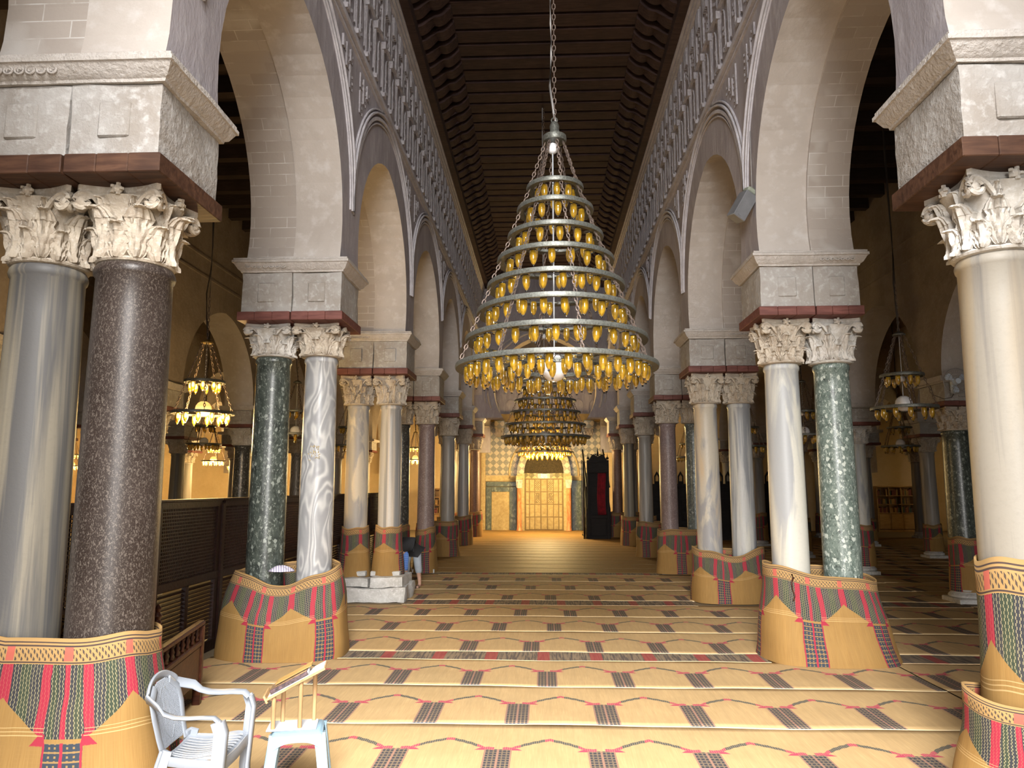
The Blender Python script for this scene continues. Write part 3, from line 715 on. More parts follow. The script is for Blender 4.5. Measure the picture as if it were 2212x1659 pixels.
# imposts: whitewashed block, moulded cornice, painted timber bearing
def impost(x0, x1, y, side, z0, z1, label, group=None, timber='timber', carved=False, th=.11, seed=0, cz=.17, zback=None):
    """side: -1 outer edge is at x0, +1 outer edge at x1 (the other edge touches its twin); 0 free on both"""
    cx = (x0+x1)/2; cy = y+PD/2; o = empty('impost_block', (cx, cy, z0), 0, label, 'impost', group)
    a, b = x0-cx, x1-cx; d = PD/2; mb = roughbox((a, -d, 0), (b, d, z1-z0-cz), seed=seed)
    pw = (b-a)*.17; mb.box((-pw, -d-.017, (z1-z0)*.18), (pw, -d+.02, (z1-z0)*.55), ch=.010)
    mb.build('block', M['block'], o, True, angle=35)
    def loop(e, z):
        l = e if side <= 0 else .0; r = e if side >= 0 else .0
        return [(a-l, -d-e, z), (b+r, -d-e, z), (b+r, d+e, z), (a-l, d+e, z)]
    H = z1-z0; mc = MB(); pr = [(.0, H-cz), (.015, H-cz), (.02, H-cz+.02), (.045, H-cz+.035), (.085, H-cz+.105), (.10, H-cz+.11), (.10, H-.03), (.085, H-.02), (.085, H)]
    # subdivide each loop so the edges can wander a little
    def sub(l):
        out = []
        for i in range(4):
            p, q = Vector(l[i]), Vector(l[(i+1) % 4]); n = 8
            for j in range(n):
                v = p.lerp(q, j/n); nn = mnoise.noise(v*4+Vector((seed, 0, 0)))*.008; out.append((v.x+nn, v.y+nn, v.z+nn))
        return out
    mc.loft([sub(loop(e, z)) for e, z in pr], True, 0, None, True)
    cor = mc.build('cornice', M['cornice'], o, True, angle=35)
    if carved:
        ms = MB(); nr = 7; zc = H-cz+.068
        for i in range(nr):
            xx = a+.06+(b-a-.12)*(i+.5)/nr; r_ = (b-a-.12)/nr*.40
            ms.tube([(xx+r_*cos(t), -d-.068, zc+r_*.85*sin(t)) for t in [2*pi*q/12 for q in range(12)]], .008, 5, ref=(0, 1, 0), closed=True)
            ms.tube([(xx+r_*.4*cos(t), -d-.066, zc+r_*.4*sin(t)) for t in [2*pi*q/12 for q in range(9)]], .007, 5, ref=(0, 1, 0))
        ms.build('carved_scroll', M['cornice'], cor, True)
    mt = MB(); g = .03; l = g if side <= 0 else -.008; r = g if side >= 0 else -.008
    rndi = random.Random(seed); n = 3
    for i in range(n):
        xa = a-l+(b+r-a+l)*i/n; xb = a-l+(b+r-a+l)*(i+1)/n-.0015
        mt.box((xa, -d-g-rndi.random()*.005, -th), (xb, d+g, -.0), ch=.006)
    mt.build('timber_bearing', M[timber], o)
    return o
PL = [None,
 dict(o=('m_greybeige', .245, 0, 'grey-beige streaked'), i=('m_purple', .262, 1, 'purple speckled porphyry')),
 dict(o=('m_green_dark', .228, 3, 'dark green mottled'), i=('m_bluegrey', .212, 1, 'blue-grey contour-veined')),
 dict(o=('m_cream', .212, 2, 'cream marble with dark streaks'), i=('m_greyblue', .205, 0, 'grey-blue striped')),
 dict(o=('m_speckle', .21, 1, 'black speckled'), i=('m_pink', .205, 2, 'mauve granite')),
 dict(o=('m_grey', .21, 0, 'dull grey'), i=('m_grey', .205, 1, 'smooth mid-grey')),
 dict(o=('m_greybeige', .21, 1, 'greyish beige'), i=('m_greyblue', .2, 2, 'slate grey-blue')),
 dict(o=('m_grey', .21, 0, 'far grey'), i=('m_brown', .2, 1, 'brown porphyry'))]
PR = [None,
 dict(i=('m_beige', .238, 3, 'beige marble with blue-grey streaks'), o=('m_grey', .23, 0, 'grey')),
 dict(i=('m_white', .215, 2, 'ivory white marble with grey diagonals'), o=('m_green', .218, 3, 'pale-flecked green breccia')),
 dict(i=('m_cream', .218, 0, 'pale cream and grey'), o=('m_bluewhite', .212, 2, 'blue and white streaked')),
 dict(i=('m_pink', .2, 2, 'mauve granite'), o=('m_greenblue', .2, 1, 'blue-green breccia')),
 dict(i=('m_grey', .2, 0, 'smooth grey'), o=('m_rose', .2, 1, 'pinkish granite')),
 dict(i=('m_greybeige', .2, 1, 'greyish beige'), o=('m_grey', .2, 0, 'dull grey')),
 dict(i=('m_brown', .2, 0, 'brown porphyry'), o=('m_grey', .2, 1, 'far grey'))]
ZCAP, ZWOOD = 3.50, 4.15
for side, PP, sg in (('left', PL, -1), ('right', PR, 1)):
    for k in range(1, 8):
        y = YK[k]
        if side == 'left': xi, xo, e0, em, e1 = -2.85, -3.47, -2.50, -3.12, -3.76
        else: xi, xo, e0, em, e1 = 2.96, 3.57, 2.62, 3.26, 3.80
        th = .13 if k == 1 else .11
        for w_, x_ in (('i', xi), ('o', xo)):
            if k == 1 and side == 'right': x_ = 3.6 if w_ == 'o' else 3.005
            mt_, r_, cp, ds = PP[k][w_]
            pos = 'nave side of' if w_ == 'i' else 'aisle side of'
            zc_ = 3.63 if (k == 2 and side == 'left') else ZCAP
            zf = .42 if (k == 3 and side == 'left') else 0
            column(x_, y+PD/2, r_, r_*.93, zc_, ZWOOD-th, M[mt_], cp, '%s column, %s the %s pier, %s nave arcade' % (ds, pos, ORD[k], side), 'columns of the %s nave arcade' % side, zf, 1.0)
            xa, xb = sorted((e0, em)) if w_ == 'i' else sorted((em, e1))
            if side == 'left': sd = 1 if w_ == 'i' else -1
            else: sd = -1 if w_ == 'i' else 1
            impost(xa, xb, y, sd, ZWOOD, 4.82, 'whitewashed impost block above the %s column, %s pier of %s nave arcade' % (' '.join(ds.replace(' marble', '').split()[:3]), ORD[k], side),
                   'impost blocks of the %s nave arcade' % side, 'timber_brown' if k == 1 else 'timber', w_ == 'o' and k < 5, th, k*7+(0 if w_ == 'i' else 3)+(50 if side == 'right' else 0))
# aisle rows: single columns
row_mats = {7.4: ['m_grey', 'm_grey', 'm_rose', 'm_green_dark', 'm_white', 'm_grey', 'm_beige', 'm_grey'], 11.07: ['m_grey', 'm_grey', 'm_beige', 'm_grey', 'm_grey', 'm_grey', 'm_beige', 'm_beige'],
            -7.4: ['m_grey', 'm_grey', 'm_swirl', 'm_greybeige', 'm_speckle', 'm_swirl', 'm_grey', 'm_grey'], -11.07: ['m_grey', 'm_grey', 'm_grey', 'm_beige', 'm_grey', 'm_greybeige', 'm_grey', 'm_beige'], 14.9: ['m_beige']*8, -14.9: ['m_grey']*8}
mdesc = {'m_grey': 'grey marble', 'm_rose': 'pinkish granite', 'm_green_dark': 'polished green breccia', 'm_white': 'white marble', 'm_beige': 'beige marble', 'm_swirl': 'swirled grey marble', 'm_greybeige': 'grey-beige marble', 'm_speckle': 'black speckled stone'}
rown = {7.4: 'first row right of nave', 11.07: 'second row right of nave', -7.4: 'first row left of nave', -11.07: 'second row left of nave', 14.9: 'third row right of nave', -14.9: 'third row left of nave'}
wrapspots = []
for xr, mats_ in row_mats.items():
    k0 = 2 if abs(xr) < 8 else 3
    for k in range(k0, 8):
        mk = mats_[k]
        column(xr, YK[k]+PD/2, .235 if mk == 'm_green_dark' else .205, .21 if mk == 'm_green_dark' else .19, 3.0, 3.42, M[mk], (k+int(abs(xr))) % 4, '%s column, number %s in the %s' % (mdesc[mk], ['', 'one', 'two', 'three', 'four', 'five', 'six', 'seven'][k], rown[xr]), 'single columns of the aisles', 0, .95)
        impost(xr-.36, xr+.36, YK[k], 0, 3.5, 3.88, 'plastered impost over %s column %s in the %s' % (mdesc[mk], ['', 'one', 'two', 'three', 'four', 'five', 'six', 'seven'][k], rown[xr]), 'imposts of the aisle arcades', 'timber', False, .08, k+int(xr), .05)
        if xr in (7.4, 11.07, -7.4): wrapspots.append((xr, YK[k]+PD/2, k, mdesc[mk]))

# stone plinth under the third left pier
pl = empty('stone_plinth', (-2.95, YK[3]+PD/2, 0), 0, 'rough grey stone plinth under the third left pier, bare of matting', 'plinth')
mb = roughbox((-.92, -.52, 0), (.52, .52, .26), .07, .02, 5); mb.build('lower_course', M['base'], pl, True, angle=35)
mb = roughbox((-.88, -.44, .255), (-.16, .42, .40), .07, .012, 8); roughbox((-.12, -.47, .255), (.46, .45, .43), .07, .015, 9, mb=mb); mb.build('upper_slab', M['base'], pl, True, angle=35)

# ---------------------------------------------------------------- reed mats standing around the columns
def wrap(cx, cy, rx, ry, bx, by, zt, label, group, z0=.012, sq=3.0, seed=0, ztf=None, u0=0.0, a0=0, a1=2*pi, fold=.02, bulge=0, drop=None, nz=12, shiftx=0, shifty=0, vtop=1.08, dip=None):
    rnd = random.Random(seed); ph = [rnd.random()*6.28 for _ in range(6)]
    full = abs(a1-a0-2*pi) < 1e-6; N = 96; rings = []; uv = []
    def pt(a, t):                      # t 0 at floor, 1 at the rim
        e = 2.0/sq; ca, sa = cos(a), sin(a); f = (1-t)**1.3 if not bulge else (1-t**bulge)*.9+.1*(1-t)
        X = (rx+(bx-rx)*f)*math.copysign(abs(ca)**e, ca); Y = (ry+(by-ry)*f)*math.copysign(abs(sa)**e, sa)
        w_ = 1+(fold*(.5+f))*(sin(3*a+ph[0]+t)+.6*sin(5*a+ph[1]-2*t)+.4*sin(8*a+ph[2]))*.7+.012*sin(t*9+2*a+ph[3])*(1 if full else 1)
        zt_ = zt+(.018*sin(2*a+ph[4])+.012*sin(5*a+ph[5]))+(ztf(a) if ztf else 0)
        z = z0+(zt_-z0)*t
        return Vector((X*w_+shiftx*f, Y*w_+shifty*f, z))
    per = []; L = 0; prev = None
    for i in range(N+1):
        a = a0+(a1-a0)*i/N; p = pt(a, .5)
        if prev is not None: L += sqrt((p.x-prev.x)**2+(p.y-prev.y)**2)
        per.append(L); prev = p
    mb = MB(); vs = []; 
    for layer in (0, 1):
        for j in range(nz+1):
            t = j/nz
            for i in range(N+1):
                a = a0+(a1-a0)*i/N; p = pt(a, t)
                if layer: q = Vector((p.x, p.y, 0)); q.length = max(.01, q.length-.012); p = Vector((q.x, q.y, p.z-.001))
                vs.append(tuple(p)); uv.append((u0+per[i], vtop*t))
    W = N+1; fs = []
    for j in range(nz):
        for i in range(N):
            b = j*W+i; fs.append((b, b+1, b+W+1, b+W)); c = (nz+1)*W+b; fs.append((c+W, c+W+1, c+1, c))
    for i in range(N): b = nz*W+i; c = (nz+1)*W+nz*W+i; fs.append((b, b+1, c+1, c))
    mb.add(vs, fs)
    o = mb.build('column_mat', M['mat_wrap'], None, True, (cx, cy, 0), uv=uv)
    return tag(o, label, 'mat', group)
GW = 'reed mats wrapped round the pier feet'
def cy_(k): return YK[k]+PD/2
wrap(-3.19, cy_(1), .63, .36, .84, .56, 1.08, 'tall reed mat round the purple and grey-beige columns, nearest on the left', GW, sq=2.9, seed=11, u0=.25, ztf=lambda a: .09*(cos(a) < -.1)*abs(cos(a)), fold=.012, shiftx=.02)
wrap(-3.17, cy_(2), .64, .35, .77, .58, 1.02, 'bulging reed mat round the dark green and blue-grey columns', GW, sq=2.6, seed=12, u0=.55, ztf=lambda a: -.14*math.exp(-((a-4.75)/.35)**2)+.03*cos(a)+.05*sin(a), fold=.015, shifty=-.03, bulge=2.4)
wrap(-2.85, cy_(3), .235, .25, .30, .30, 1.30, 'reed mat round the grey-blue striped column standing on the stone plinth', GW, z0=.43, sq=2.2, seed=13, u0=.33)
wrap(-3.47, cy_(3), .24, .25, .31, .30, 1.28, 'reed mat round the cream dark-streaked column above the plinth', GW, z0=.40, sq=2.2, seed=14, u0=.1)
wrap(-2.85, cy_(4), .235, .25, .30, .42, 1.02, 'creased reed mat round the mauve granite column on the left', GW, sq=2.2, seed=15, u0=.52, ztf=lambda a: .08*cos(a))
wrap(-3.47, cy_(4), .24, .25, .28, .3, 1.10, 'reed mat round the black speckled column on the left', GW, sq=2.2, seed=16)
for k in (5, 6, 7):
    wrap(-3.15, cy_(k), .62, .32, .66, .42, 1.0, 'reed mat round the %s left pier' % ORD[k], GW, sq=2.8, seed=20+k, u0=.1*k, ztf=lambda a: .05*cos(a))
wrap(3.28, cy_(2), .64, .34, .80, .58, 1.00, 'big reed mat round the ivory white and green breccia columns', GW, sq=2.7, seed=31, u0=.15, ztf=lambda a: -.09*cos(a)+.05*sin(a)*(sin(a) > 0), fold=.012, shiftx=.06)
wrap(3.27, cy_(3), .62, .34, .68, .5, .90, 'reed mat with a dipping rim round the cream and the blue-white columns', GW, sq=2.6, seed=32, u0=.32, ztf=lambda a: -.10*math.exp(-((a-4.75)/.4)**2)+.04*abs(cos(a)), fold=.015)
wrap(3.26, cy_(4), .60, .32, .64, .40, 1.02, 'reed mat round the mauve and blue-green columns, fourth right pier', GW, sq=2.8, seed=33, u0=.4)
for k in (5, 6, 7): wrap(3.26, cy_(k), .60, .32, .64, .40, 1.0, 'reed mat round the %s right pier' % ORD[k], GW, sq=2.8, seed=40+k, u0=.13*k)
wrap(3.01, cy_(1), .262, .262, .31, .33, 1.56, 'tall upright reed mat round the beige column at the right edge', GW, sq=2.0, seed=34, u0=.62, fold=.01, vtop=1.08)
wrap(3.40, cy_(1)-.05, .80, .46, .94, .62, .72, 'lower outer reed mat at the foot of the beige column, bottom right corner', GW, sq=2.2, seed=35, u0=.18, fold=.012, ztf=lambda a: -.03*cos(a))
for (x, y, k, ds) in wrapspots:
    if x > 0 or k in (3, 4, 5, 6):
        wrap(x, y, .24, .24, .27, .27, 1.12 if x < 8 else .95, 'reed mat round %s column %s, %s' % (ds, ['', 'one', 'two', 'three', 'four', 'five', 'six', 'seven'][k], rown[min(rown, key=lambda q: abs(q-x))]), 'reed mats round the aisle columns', z0=.20, sq=2.0, seed=60+k+int(x), u0=.3 if k % 2 else .07)

# ---------------------------------------------------------------- reed mats on the floor
def floormat(x0, x1, y0, y1, mat, off, label, group, zz=.0, seed=0):
    rnd = random.Random(seed); nx = max(8, int((x1-x0)/.12)); ny = 10; vs = []; uv = []; ph = [rnd.random()*6 for _ in range(4)]
    for j in range(ny+1):
        t = j/ny
        for i in range(nx+1):
            x = x0+(x1-x0)*i/nx; wv = .018*sin(x*1.7+ph[0])+.009*sin(x*5.1+ph[1])
            y = y0+(y1-y0)*t+wv*(1-t)
            z = .008+zz+.004*math.exp(-t*22)+.004*sin(x*3+ph[2]+t*4)*sin(t*pi)+.004
            vs.append((x, y, z)); uv.append((x-off, (y1-y0)*t))
    W = nx+1; fs = [(j*W+i, j*W+i+1, (j+1)*W+i+1, (j+1)*W+i) for j in range(ny) for i in range(nx)]
    b = len(vs); vs += [(v[0], v[1], .001) for v in vs[:W]]; uv += [(p[0], 0) for p in uv[:W]]
    fs += [(b+i, b+i+1, i+1, i) for i in range(nx)]
    b2 = len(vs); last = ny*W; vs += [(v[0], v[1], .001) for v in vs[last:last+W]]; uv += [(p[0], .9) for p in uv[last:last+W]]
    fs += [(last+i, last+i+1, b2+i+1, b2+i) for i in range(nx)]
    mb = MB(); mb.add(vs, fs); o = mb.build('floor_mat', M[mat], None, True, uv=uv); return tag(o, label, 'mat', group)
rows = [(2.0, 3.2, .2), (3.2, 4.37, .5), (4.37, 5.36, .1), (5.36, 6.60, .82), (6.58, 7.83, -.62), (7.80, 8.96, .40)]
rows = [(a, b, c) for a, b, c in rows]
nw = ['one', 'two', 'three', 'four', 'five', 'six', 'seven', 'eight', 'nine', 'ten', 'eleven', 'twelve', 'thirteen', 'fourteen', 'fifteen', 'sixteen', 'seventeen', 'eighteen', 'nineteen', 'twenty', 'twenty-one', 'twenty-two', 'twenty-three', 'twenty-four', 'twenty-five', 'twenty-six', 'twenty-seven', 'twenty-eight', 'twenty-nine', 'thirty']+['thirty-%s' % q for q in ('one', 'two', 'three', 'four', 'five', 'six', 'seven', 'eight', 'nine')]
P_ = .785
allrows = [(y0, y1, 'mat_floor', off) for y0, y1, off in ((2.0, 3.2, .1), (3.2, 4.3, .4), (4.3, 5.36, .0), (5.36, 6.60, .42-P_/2), (6.58, 7.83, -.25-P_/2), (7.80, 8.96, .017-P_/2))]
allrows += [(8.93, 9.40, 'mat_strip', 0)]+[(y0, y1, 'mat_floor', off) for y0, y1, off in ((9.37, 10.69, -.175-P_/2), (10.66, 11.91, .127-P_/2), (11.88, 13.0, -.39-P_/2))]
allrows += [(12.98, 13.56, 'mat_strip', .3)]+[(y0, y1, 'mat_floor', off) for y0, y1, off in ((13.54, 14.9, .1-P_/2), (14.88, 16.2, .5-P_/2), (16.18, 17.4, .25-P_/2))]
allrows += [(17.38, 17.8, 'mat_strip', .5)]
y = 17.78
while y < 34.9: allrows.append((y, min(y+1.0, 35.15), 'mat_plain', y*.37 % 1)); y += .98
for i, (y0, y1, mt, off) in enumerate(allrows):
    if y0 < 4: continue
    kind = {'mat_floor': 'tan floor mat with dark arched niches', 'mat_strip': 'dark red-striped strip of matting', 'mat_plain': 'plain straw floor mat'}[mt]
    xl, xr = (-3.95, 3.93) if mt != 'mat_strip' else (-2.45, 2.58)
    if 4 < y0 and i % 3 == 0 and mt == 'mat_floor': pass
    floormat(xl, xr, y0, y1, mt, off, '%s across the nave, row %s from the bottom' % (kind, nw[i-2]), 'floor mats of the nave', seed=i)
ri = 0
for i, (y0, y1, mt, off) in enumerate(allrows):
    if y0 < 5 or y0 > 30: continue
    m2 = mt if y0 < 26 else 'mat_plain'
    if mt == 'mat_plain' and y0 < 26: m2 = 'mat_floor'
    floormat(3.95, 7.1, y0+.03, y1+.03, m2, off+.2, '%s in the aisle right of the nave, row %s' % ('dark-striped mat strip' if mt == 'mat_strip' else 'dim tan niche-patterned mat', nw[ri]), 'floor mats of the right aisle', seed=i+100)
    floormat(7.12, 14.6, y0+.1, y1+.1, m2, off+.5, '%s beyond the single columns on the right, row %s' % ('dark-striped mat strip' if mt == 'mat_strip' else 'dim tan niche-patterned mat', nw[ri]), 'floor mats of the far right aisles', seed=i+200)
    ri += 1

# ---------------------------------------------------------------- chandeliers
def amber_lamp_mesh(lit=False):
    mb = MB()
    mb.lathe([(.030, 0), (.033, -.003), (.036, -.03), (.0375, -.06), (.034, -.09), (.024, -.12), (.010, -.142)], 12, 0)
    mb.lathe([(.0335, .004), (.035, 0), (.0335, -.004)], 12, 1)
    mb.sphere((0, 0, -.150), .011, 8, 1)
    if lit: mb.sphere((0, 0, -.045), .034, 10, 2, 1.3)
    return mesh_of(mb, 'glass_lamp', [M['amber'], M['black'] if not lit else M['amber'], M['bulb']], True, 60)
LAMP = amber_lamp_mesh(); LAMP_LIT = amber_lamp_mesh(True)
def chain_mesh(p0, p1, name='chain', link=.062, r=.006, mat=None):
    mb = MB(); p0 = Vector(p0); p1 = Vector(p1); d = p1-p0; n = max(2, int(d.length/(link*.78))); t = d.normalized()
    a = t.cross(Vector((0, 1, 0))).normalized(); b = a.cross(t)
    for i in range(n):
        c = p0+d*((i+.5)/n); s_ = a if i % 2 else b; pts = [c+t*link*.5*cos(q)+s_*link*.24*sin(q) for q in [2*pi*k/7 for k in range(7)]]
        mb.tube(pts, r, 4, ref=tuple(a+b*.5), closed=True)
    return mesh_of(mb, name, [mat or M['iron']], True, 60)
def ring_mesh(Rr, wd, hooks, cross=False):
    mb = MB(); h = .022
    mb.loft([[(r*cos(2*pi*i/64), r*sin(2*pi*i/64), z) for i in range(64)] for r, z in ((Rr, -h), (Rr+.006, 0), (Rr, h), (Rr-wd, h*.6), (Rr-wd, -h*.6), (Rr, -h))], True)
    for i in range(hooks):
        a = 2*pi*i/hooks; c = Vector(((Rr-wd-.045)*cos(a), (Rr-wd-.045)*sin(a), -.008))
        mb.tube([c+Vector((.038*cos(q), .038*sin(q), 0)) for q in [2*pi*k/8 for k in range(8)]], .004, 4, closed=True)
    return mesh_of(mb, 'ring', [M['bronze']], True, 40)
BIG = [(5.003, .286, 8), (4.767, .383, 10), (4.485, .478, 12), (4.234, .582, 16), (3.967, .682, 20), (3.703, .783, 22), (3.427, .895, 26), (3.158, .990, 34)]
def big_chandelier(cx, cy):
    o = empty('tiered_chandelier', (cx, cy, 3.158), 0); z0 = 3.158; lamps = []
    for i, (z, Rr, n) in enumerate(BIG):
        inst('ring', ring_mesh(Rr, .07, n), o, (0, 0, z-z0))
        for k in range(n):
            a = 2*pi*(k+.5*(i % 2))/n+.1; lamps.append((Vector(((Rr-.115)*cos(a), (Rr-.115)*sin(a), z-z0-.01)), 1.0))
    for rr, n in ((.70, 20), (.52, 14)):
        for k in range(n): a = 2*pi*(k+.3)/n; lamps.append((Vector((rr*cos(a), rr*sin(a), -.03)), 1.0))
    mb = MB()
    for i in range(48):
        a = 2*pi*i/48; mb.tube([(.93*cos(a), .93*sin(a), -.004), (.49*cos(a+.1), .49*sin(a+.1), -.004)], .0035, 4); mb.tube([(.93*cos(a), .93*sin(a), -.006), (.49*cos(a-.1), .49*sin(a-.1), -.006)], .0035, 4)
    mb.loft([[(r*cos(2*pi*i/48), r*sin(2*pi*i/48), z) for i in range(48)] for r, z in ((.50, -.02), (.50, .02), (.455, .02), (.455, -.02), (.50, -.02))], True)
    mb.build('wire_grille', M['bronze'], o, True, angle=40)
    # top cap
    mb = MB(); zc = 5.526-z0; mb.lathe([(.02, zc+.20), (.035, zc+.19), (.05, zc+.15), (.045, zc+.10), (.06, zc+.06), (.12, zc+.04), (.125, zc+.0), (.115, zc-.02), (.04, zc-.03)], 24)
    mb.tube([(.03*cos(a), 0, zc+.215+.03*sin(a)) for a in [2*pi*q/10 for q in range(10)]], .008, 5, ref=(0, 1, 0), closed=True); mb.build('cap', M['bronze'], o, True, angle=40)
    segs = [(.10, zc-.02)]+[(r-.03, z-z0) for z, r, n in BIG]
    mbc = MB()
    for (ra, za), (rb, zb) in zip(segs, segs[1:]):
        me = chain_mesh((ra, 0, za-.02), (rb, 0, zb+.02)); b = len(mbc.v)
        mbc.v += [tuple(v.co) for v in me.vertices]; mbc.f += [tuple(i+b for i in p.vertices) for p in me.polygons]; mbc.mi += [0]*len(me.polygons); bpy.data.meshes.remove(me)
    cm = mesh_of(mbc, 'chain', [M['iron']], True, 60)
    for k in range(8): inst('chain', cm, o, (0, 0, 0), (0, 0, 2*pi*k/8+.22))
    mb = MB(); mb.tube([(-.02, 0, zc-.1), (-.02, 0, 0)], .008, 8); mb.build('white_rod', M['white'], o, True)
    mb = MB(); mb.sphere((-.02, 0, .0), .135, 24); mb.build('opal_globe', M['white_glass'], o, True); mb = MB(); mb.sphere((-.02, 0, zc-.09), .06, 14); mb.build('opal_globe', M['white_glass'], o, True)
    eye = Vector((0-cx, 0-cy, 2.0-z0)); lamps.sort(key=lambda q: (q[0]-eye).length)
    for p, s_ in lamps[:100]:
        inst('glass_lamp', LAMP, o, tuple(p), (random.uniform(-.06, .06), random.uniform(-.06, .06), random.random()*6))
    mb = MB(); 
    for p, s_ in lamps[100:]:
        mb.lathe([(.030, 0), (.036, -.03), (.0375, -.06), (.034, -.09), (.024, -.12), (.010, -.142)], 10, 0, Matrix.Translation(p)); mb.sphere(tuple(p+Vector((0, 0, -.15))), .011, 6, 1)
    q = mb.build('rear_glass_lamps', [M['amber'], M['black']], o, True, angle=60); q['kind'] = 'stuff'
    # suspension chain and cable up to the ceiling
    zt = 11.0-z0
    inst('suspension_chain', chain_mesh((0, 0, zc+.22), (0, 0, zt), 'suspension_chain', .075, .0065), o)
    mb = MB(); pts = [(.05, 0, zc+.05), (.0, .0, zc+.25), (-.045, 0, zc+.6)]+[(-.03+.004*sin(i*1.9), 0, zc+.6+(zt-zc-.6)*i/14) for i in range(1, 15)]; mb.tube(pts, .012, 6)
    mb.build('power_cable', M['cable'], o, True); return o
ch1 = big_chandelier(.125, 7.2)
tag(ch1, 'huge cone-shaped tiered chandelier of amber glass lamps, nearest in the nave', 'chandelier', 'tiered chandeliers of the nave')
ch2 = copy_tree(ch1); ch2.location = (.03, 16.4, 3.085)
tag(ch2, 'middle tiered amber chandelier, seen directly below and behind the largest one', 'chandelier', 'tiered chandeliers of the nave')
ch3 = copy_tree(ch1); ch3.location = (.02, 32.6, 3.50); ch3.scale = (1.3, 1.3, .975)
tag(ch3, 'farthest tiered chandelier, its lowest ring brightly lit in front of the mihrab', 'chandelier', 'tiered chandeliers of the nave')
for k in range(22):
    a = 2*pi*k/22; inst('lit_bulb', LAMP_LIT, ch3, (.62*cos(a), .62*sin(a), -.14), (0, 0, a), (1.3, 1.3, 1.2))
lamp('mihrab_chandelier_glow', 'POINT', (0, -.8, -.85), 850, (1, .70, .30), parent=ch3, radius=.5)

SR = [(.49, .30, 8), (0.0, .46, 12)]
_small = {}
def small_chandelier(x, y, z0, lit, label, zceil=8.2, power=60, sc=1.0):
    o = empty('ring_chandelier', (x, y, z0), random.random(), label, 'chandelier', 'two-ring chandeliers of the aisles'); o.scale = (sc, sc, sc)
    key = lit
    if key not in _small:
        d = {}; d['rings'] = [ring_mesh(r, .05, n) for z, r, n in SR]
        mb = MB(); mb.lathe([(.02, 1.16), (.05, 1.15), (.09, 1.12), (.09, 1.10), (.03, 1.09)], 16); d['cap'] = mesh_of(mb, 'cap', [M['bronze'] if not lit else M['brass']], True, 40)
        mbc = MB()
        for a_, b_ in (((.07, 0, 1.10), (.27, 0, .5)), ((.28, 0, .48), (.43, 0, .02))):
            me = chain_mesh(a_, b_); b = len(mbc.v); mbc.v += [tuple(v.co) for v in me.vertices]; mbc.f += [tuple(i+b for i in p.vertices) for p in me.polygons]; mbc.mi += [0]*len(me.polygons)
        d['chain'] = mesh_of(mbc, 'chain', [M['iron']], True, 60)
        mb = MB(); mb.sphere((0, 0, .44), .05, 10); d['globe2'] = mesh_of(mb, 'opal_globe', [M['white_glass']], True); mb = MB(); mb.sphere((0, 0, .07), .12, 16); d['globe'] = mesh_of(mb, 'opal_globe', [M['globe_lit'] if lit else M['white_glass']], True)
        mb = MB(); mb.tube([(0, 0, 1.1), (0, 0, .1)], .006, 6); d['rod'] = mesh_of(mb, 'white_rod', [M['white']], True)
        _small[key] = d
    d = _small[key]
    for (z, r, n), me in zip(SR, d['rings']):
        inst('ring', me, o, (0, 0, z))
        for k in range(n):
            a = 2*pi*(k+.2)/n; inst('glass_lamp', LAMP_LIT if lit else LAMP, o, ((r-.09)*cos(a), (r-.09)*sin(a), z-.02))
    inst('cap', d['cap'], o); inst('opal_globe', d['globe'], o); inst('opal_globe', d['globe2'], o); inst('white_rod', d['rod'], o)
    for k in range(5): inst('chain', d['chain'], o, (0, 0, 0), (0, 0, 2*pi*k/5))
    h = (zceil-z0)/sc; inst('suspension_chain', chain_mesh((0, 0, 1.16), (0, 0, 1.9), 'suspension_chain', .07, .007), o)
    mb = MB(); mb.tube([(.01, 0, 1.15), (-.03, 0, 1.5), (-.05, 0, 1.9)]+[(-.02+.02*sin(i), 0, 1.9+(h-1.9)*i/8) for i in range(1, 9)], .012, 5); mb.tube([(.0, 0, 1.9), (0, 0, h)], .007, 5)
    mb.build('hanging_cable', M['darkcable'], o, True)
    if lit: lamp('chandelier_glow', 'POINT', (0, 0, -.22), power, WARM, parent=o, radius=.35)
    return o
small_chandelier(-5.27, 11.2, 3.13, True, 'brightly lit two-ring chandelier with glowing globe in the left aisle, nearest', power=260)
small_chandelier(5.35, 11.2, 3.16, False, 'unlit two-ring chandelier with white globe in the right aisle, nearest')
small_chandelier(5.35, 15.5, 3.05, False, 'unlit two-ring chandelier behind the ivory white column on the right')
small_chandelier(5.35, 19.7, 3.05, False, 'small unlit two-ring chandelier seen between the third right pier columns')
small_chandelier(5.35, 28.0, 3.1, False, 'tiny unlit chandelier beside the blue-green column far on the right')
small_chandelier(9.3, 19.8, 3.05, False, 'dark two-ring chandelier low behind the nearest unlit right aisle one')
small_chandelier(-5.27, 15.5, 3.1, False, 'unlit two-ring chandelier between the two second left columns')
small_chandelier(-5.27, 19.8, 3.1, False, 'unlit chandelier glimpsed beside the cream streaked column on the left')
small_chandelier(-5.27, 30.2, 3.1, True, 'small lit chandelier between the speckled and mauve left columns', power=250)
small_chandelier(-12.9, 28.5, 3.0, True, 'lit two-ring chandelier hanging below and beyond the nearest left aisle one', power=420)
small_chandelier(-9.25, 19.8, 3.15, False, 'dark unlit chandelier between the grey-beige and purple columns')
small_chandelier(-20.5, 31.5, 2.9, True, 'far lit chandelier between the grey-beige and purple columns', power=420)
small_chandelier(-13.2, 31.5, 2.9, True, 'far lit chandelier at the left edge of the dark green column', power=300)
small_chandelier(-9.25, 24.0, 3.1, False, 'unlit chandelier in the second left aisle')
small_chandelier(17.5, 31.5, 3.0, True, 'single lit chandelier far right beside the green aisle column', power=40)

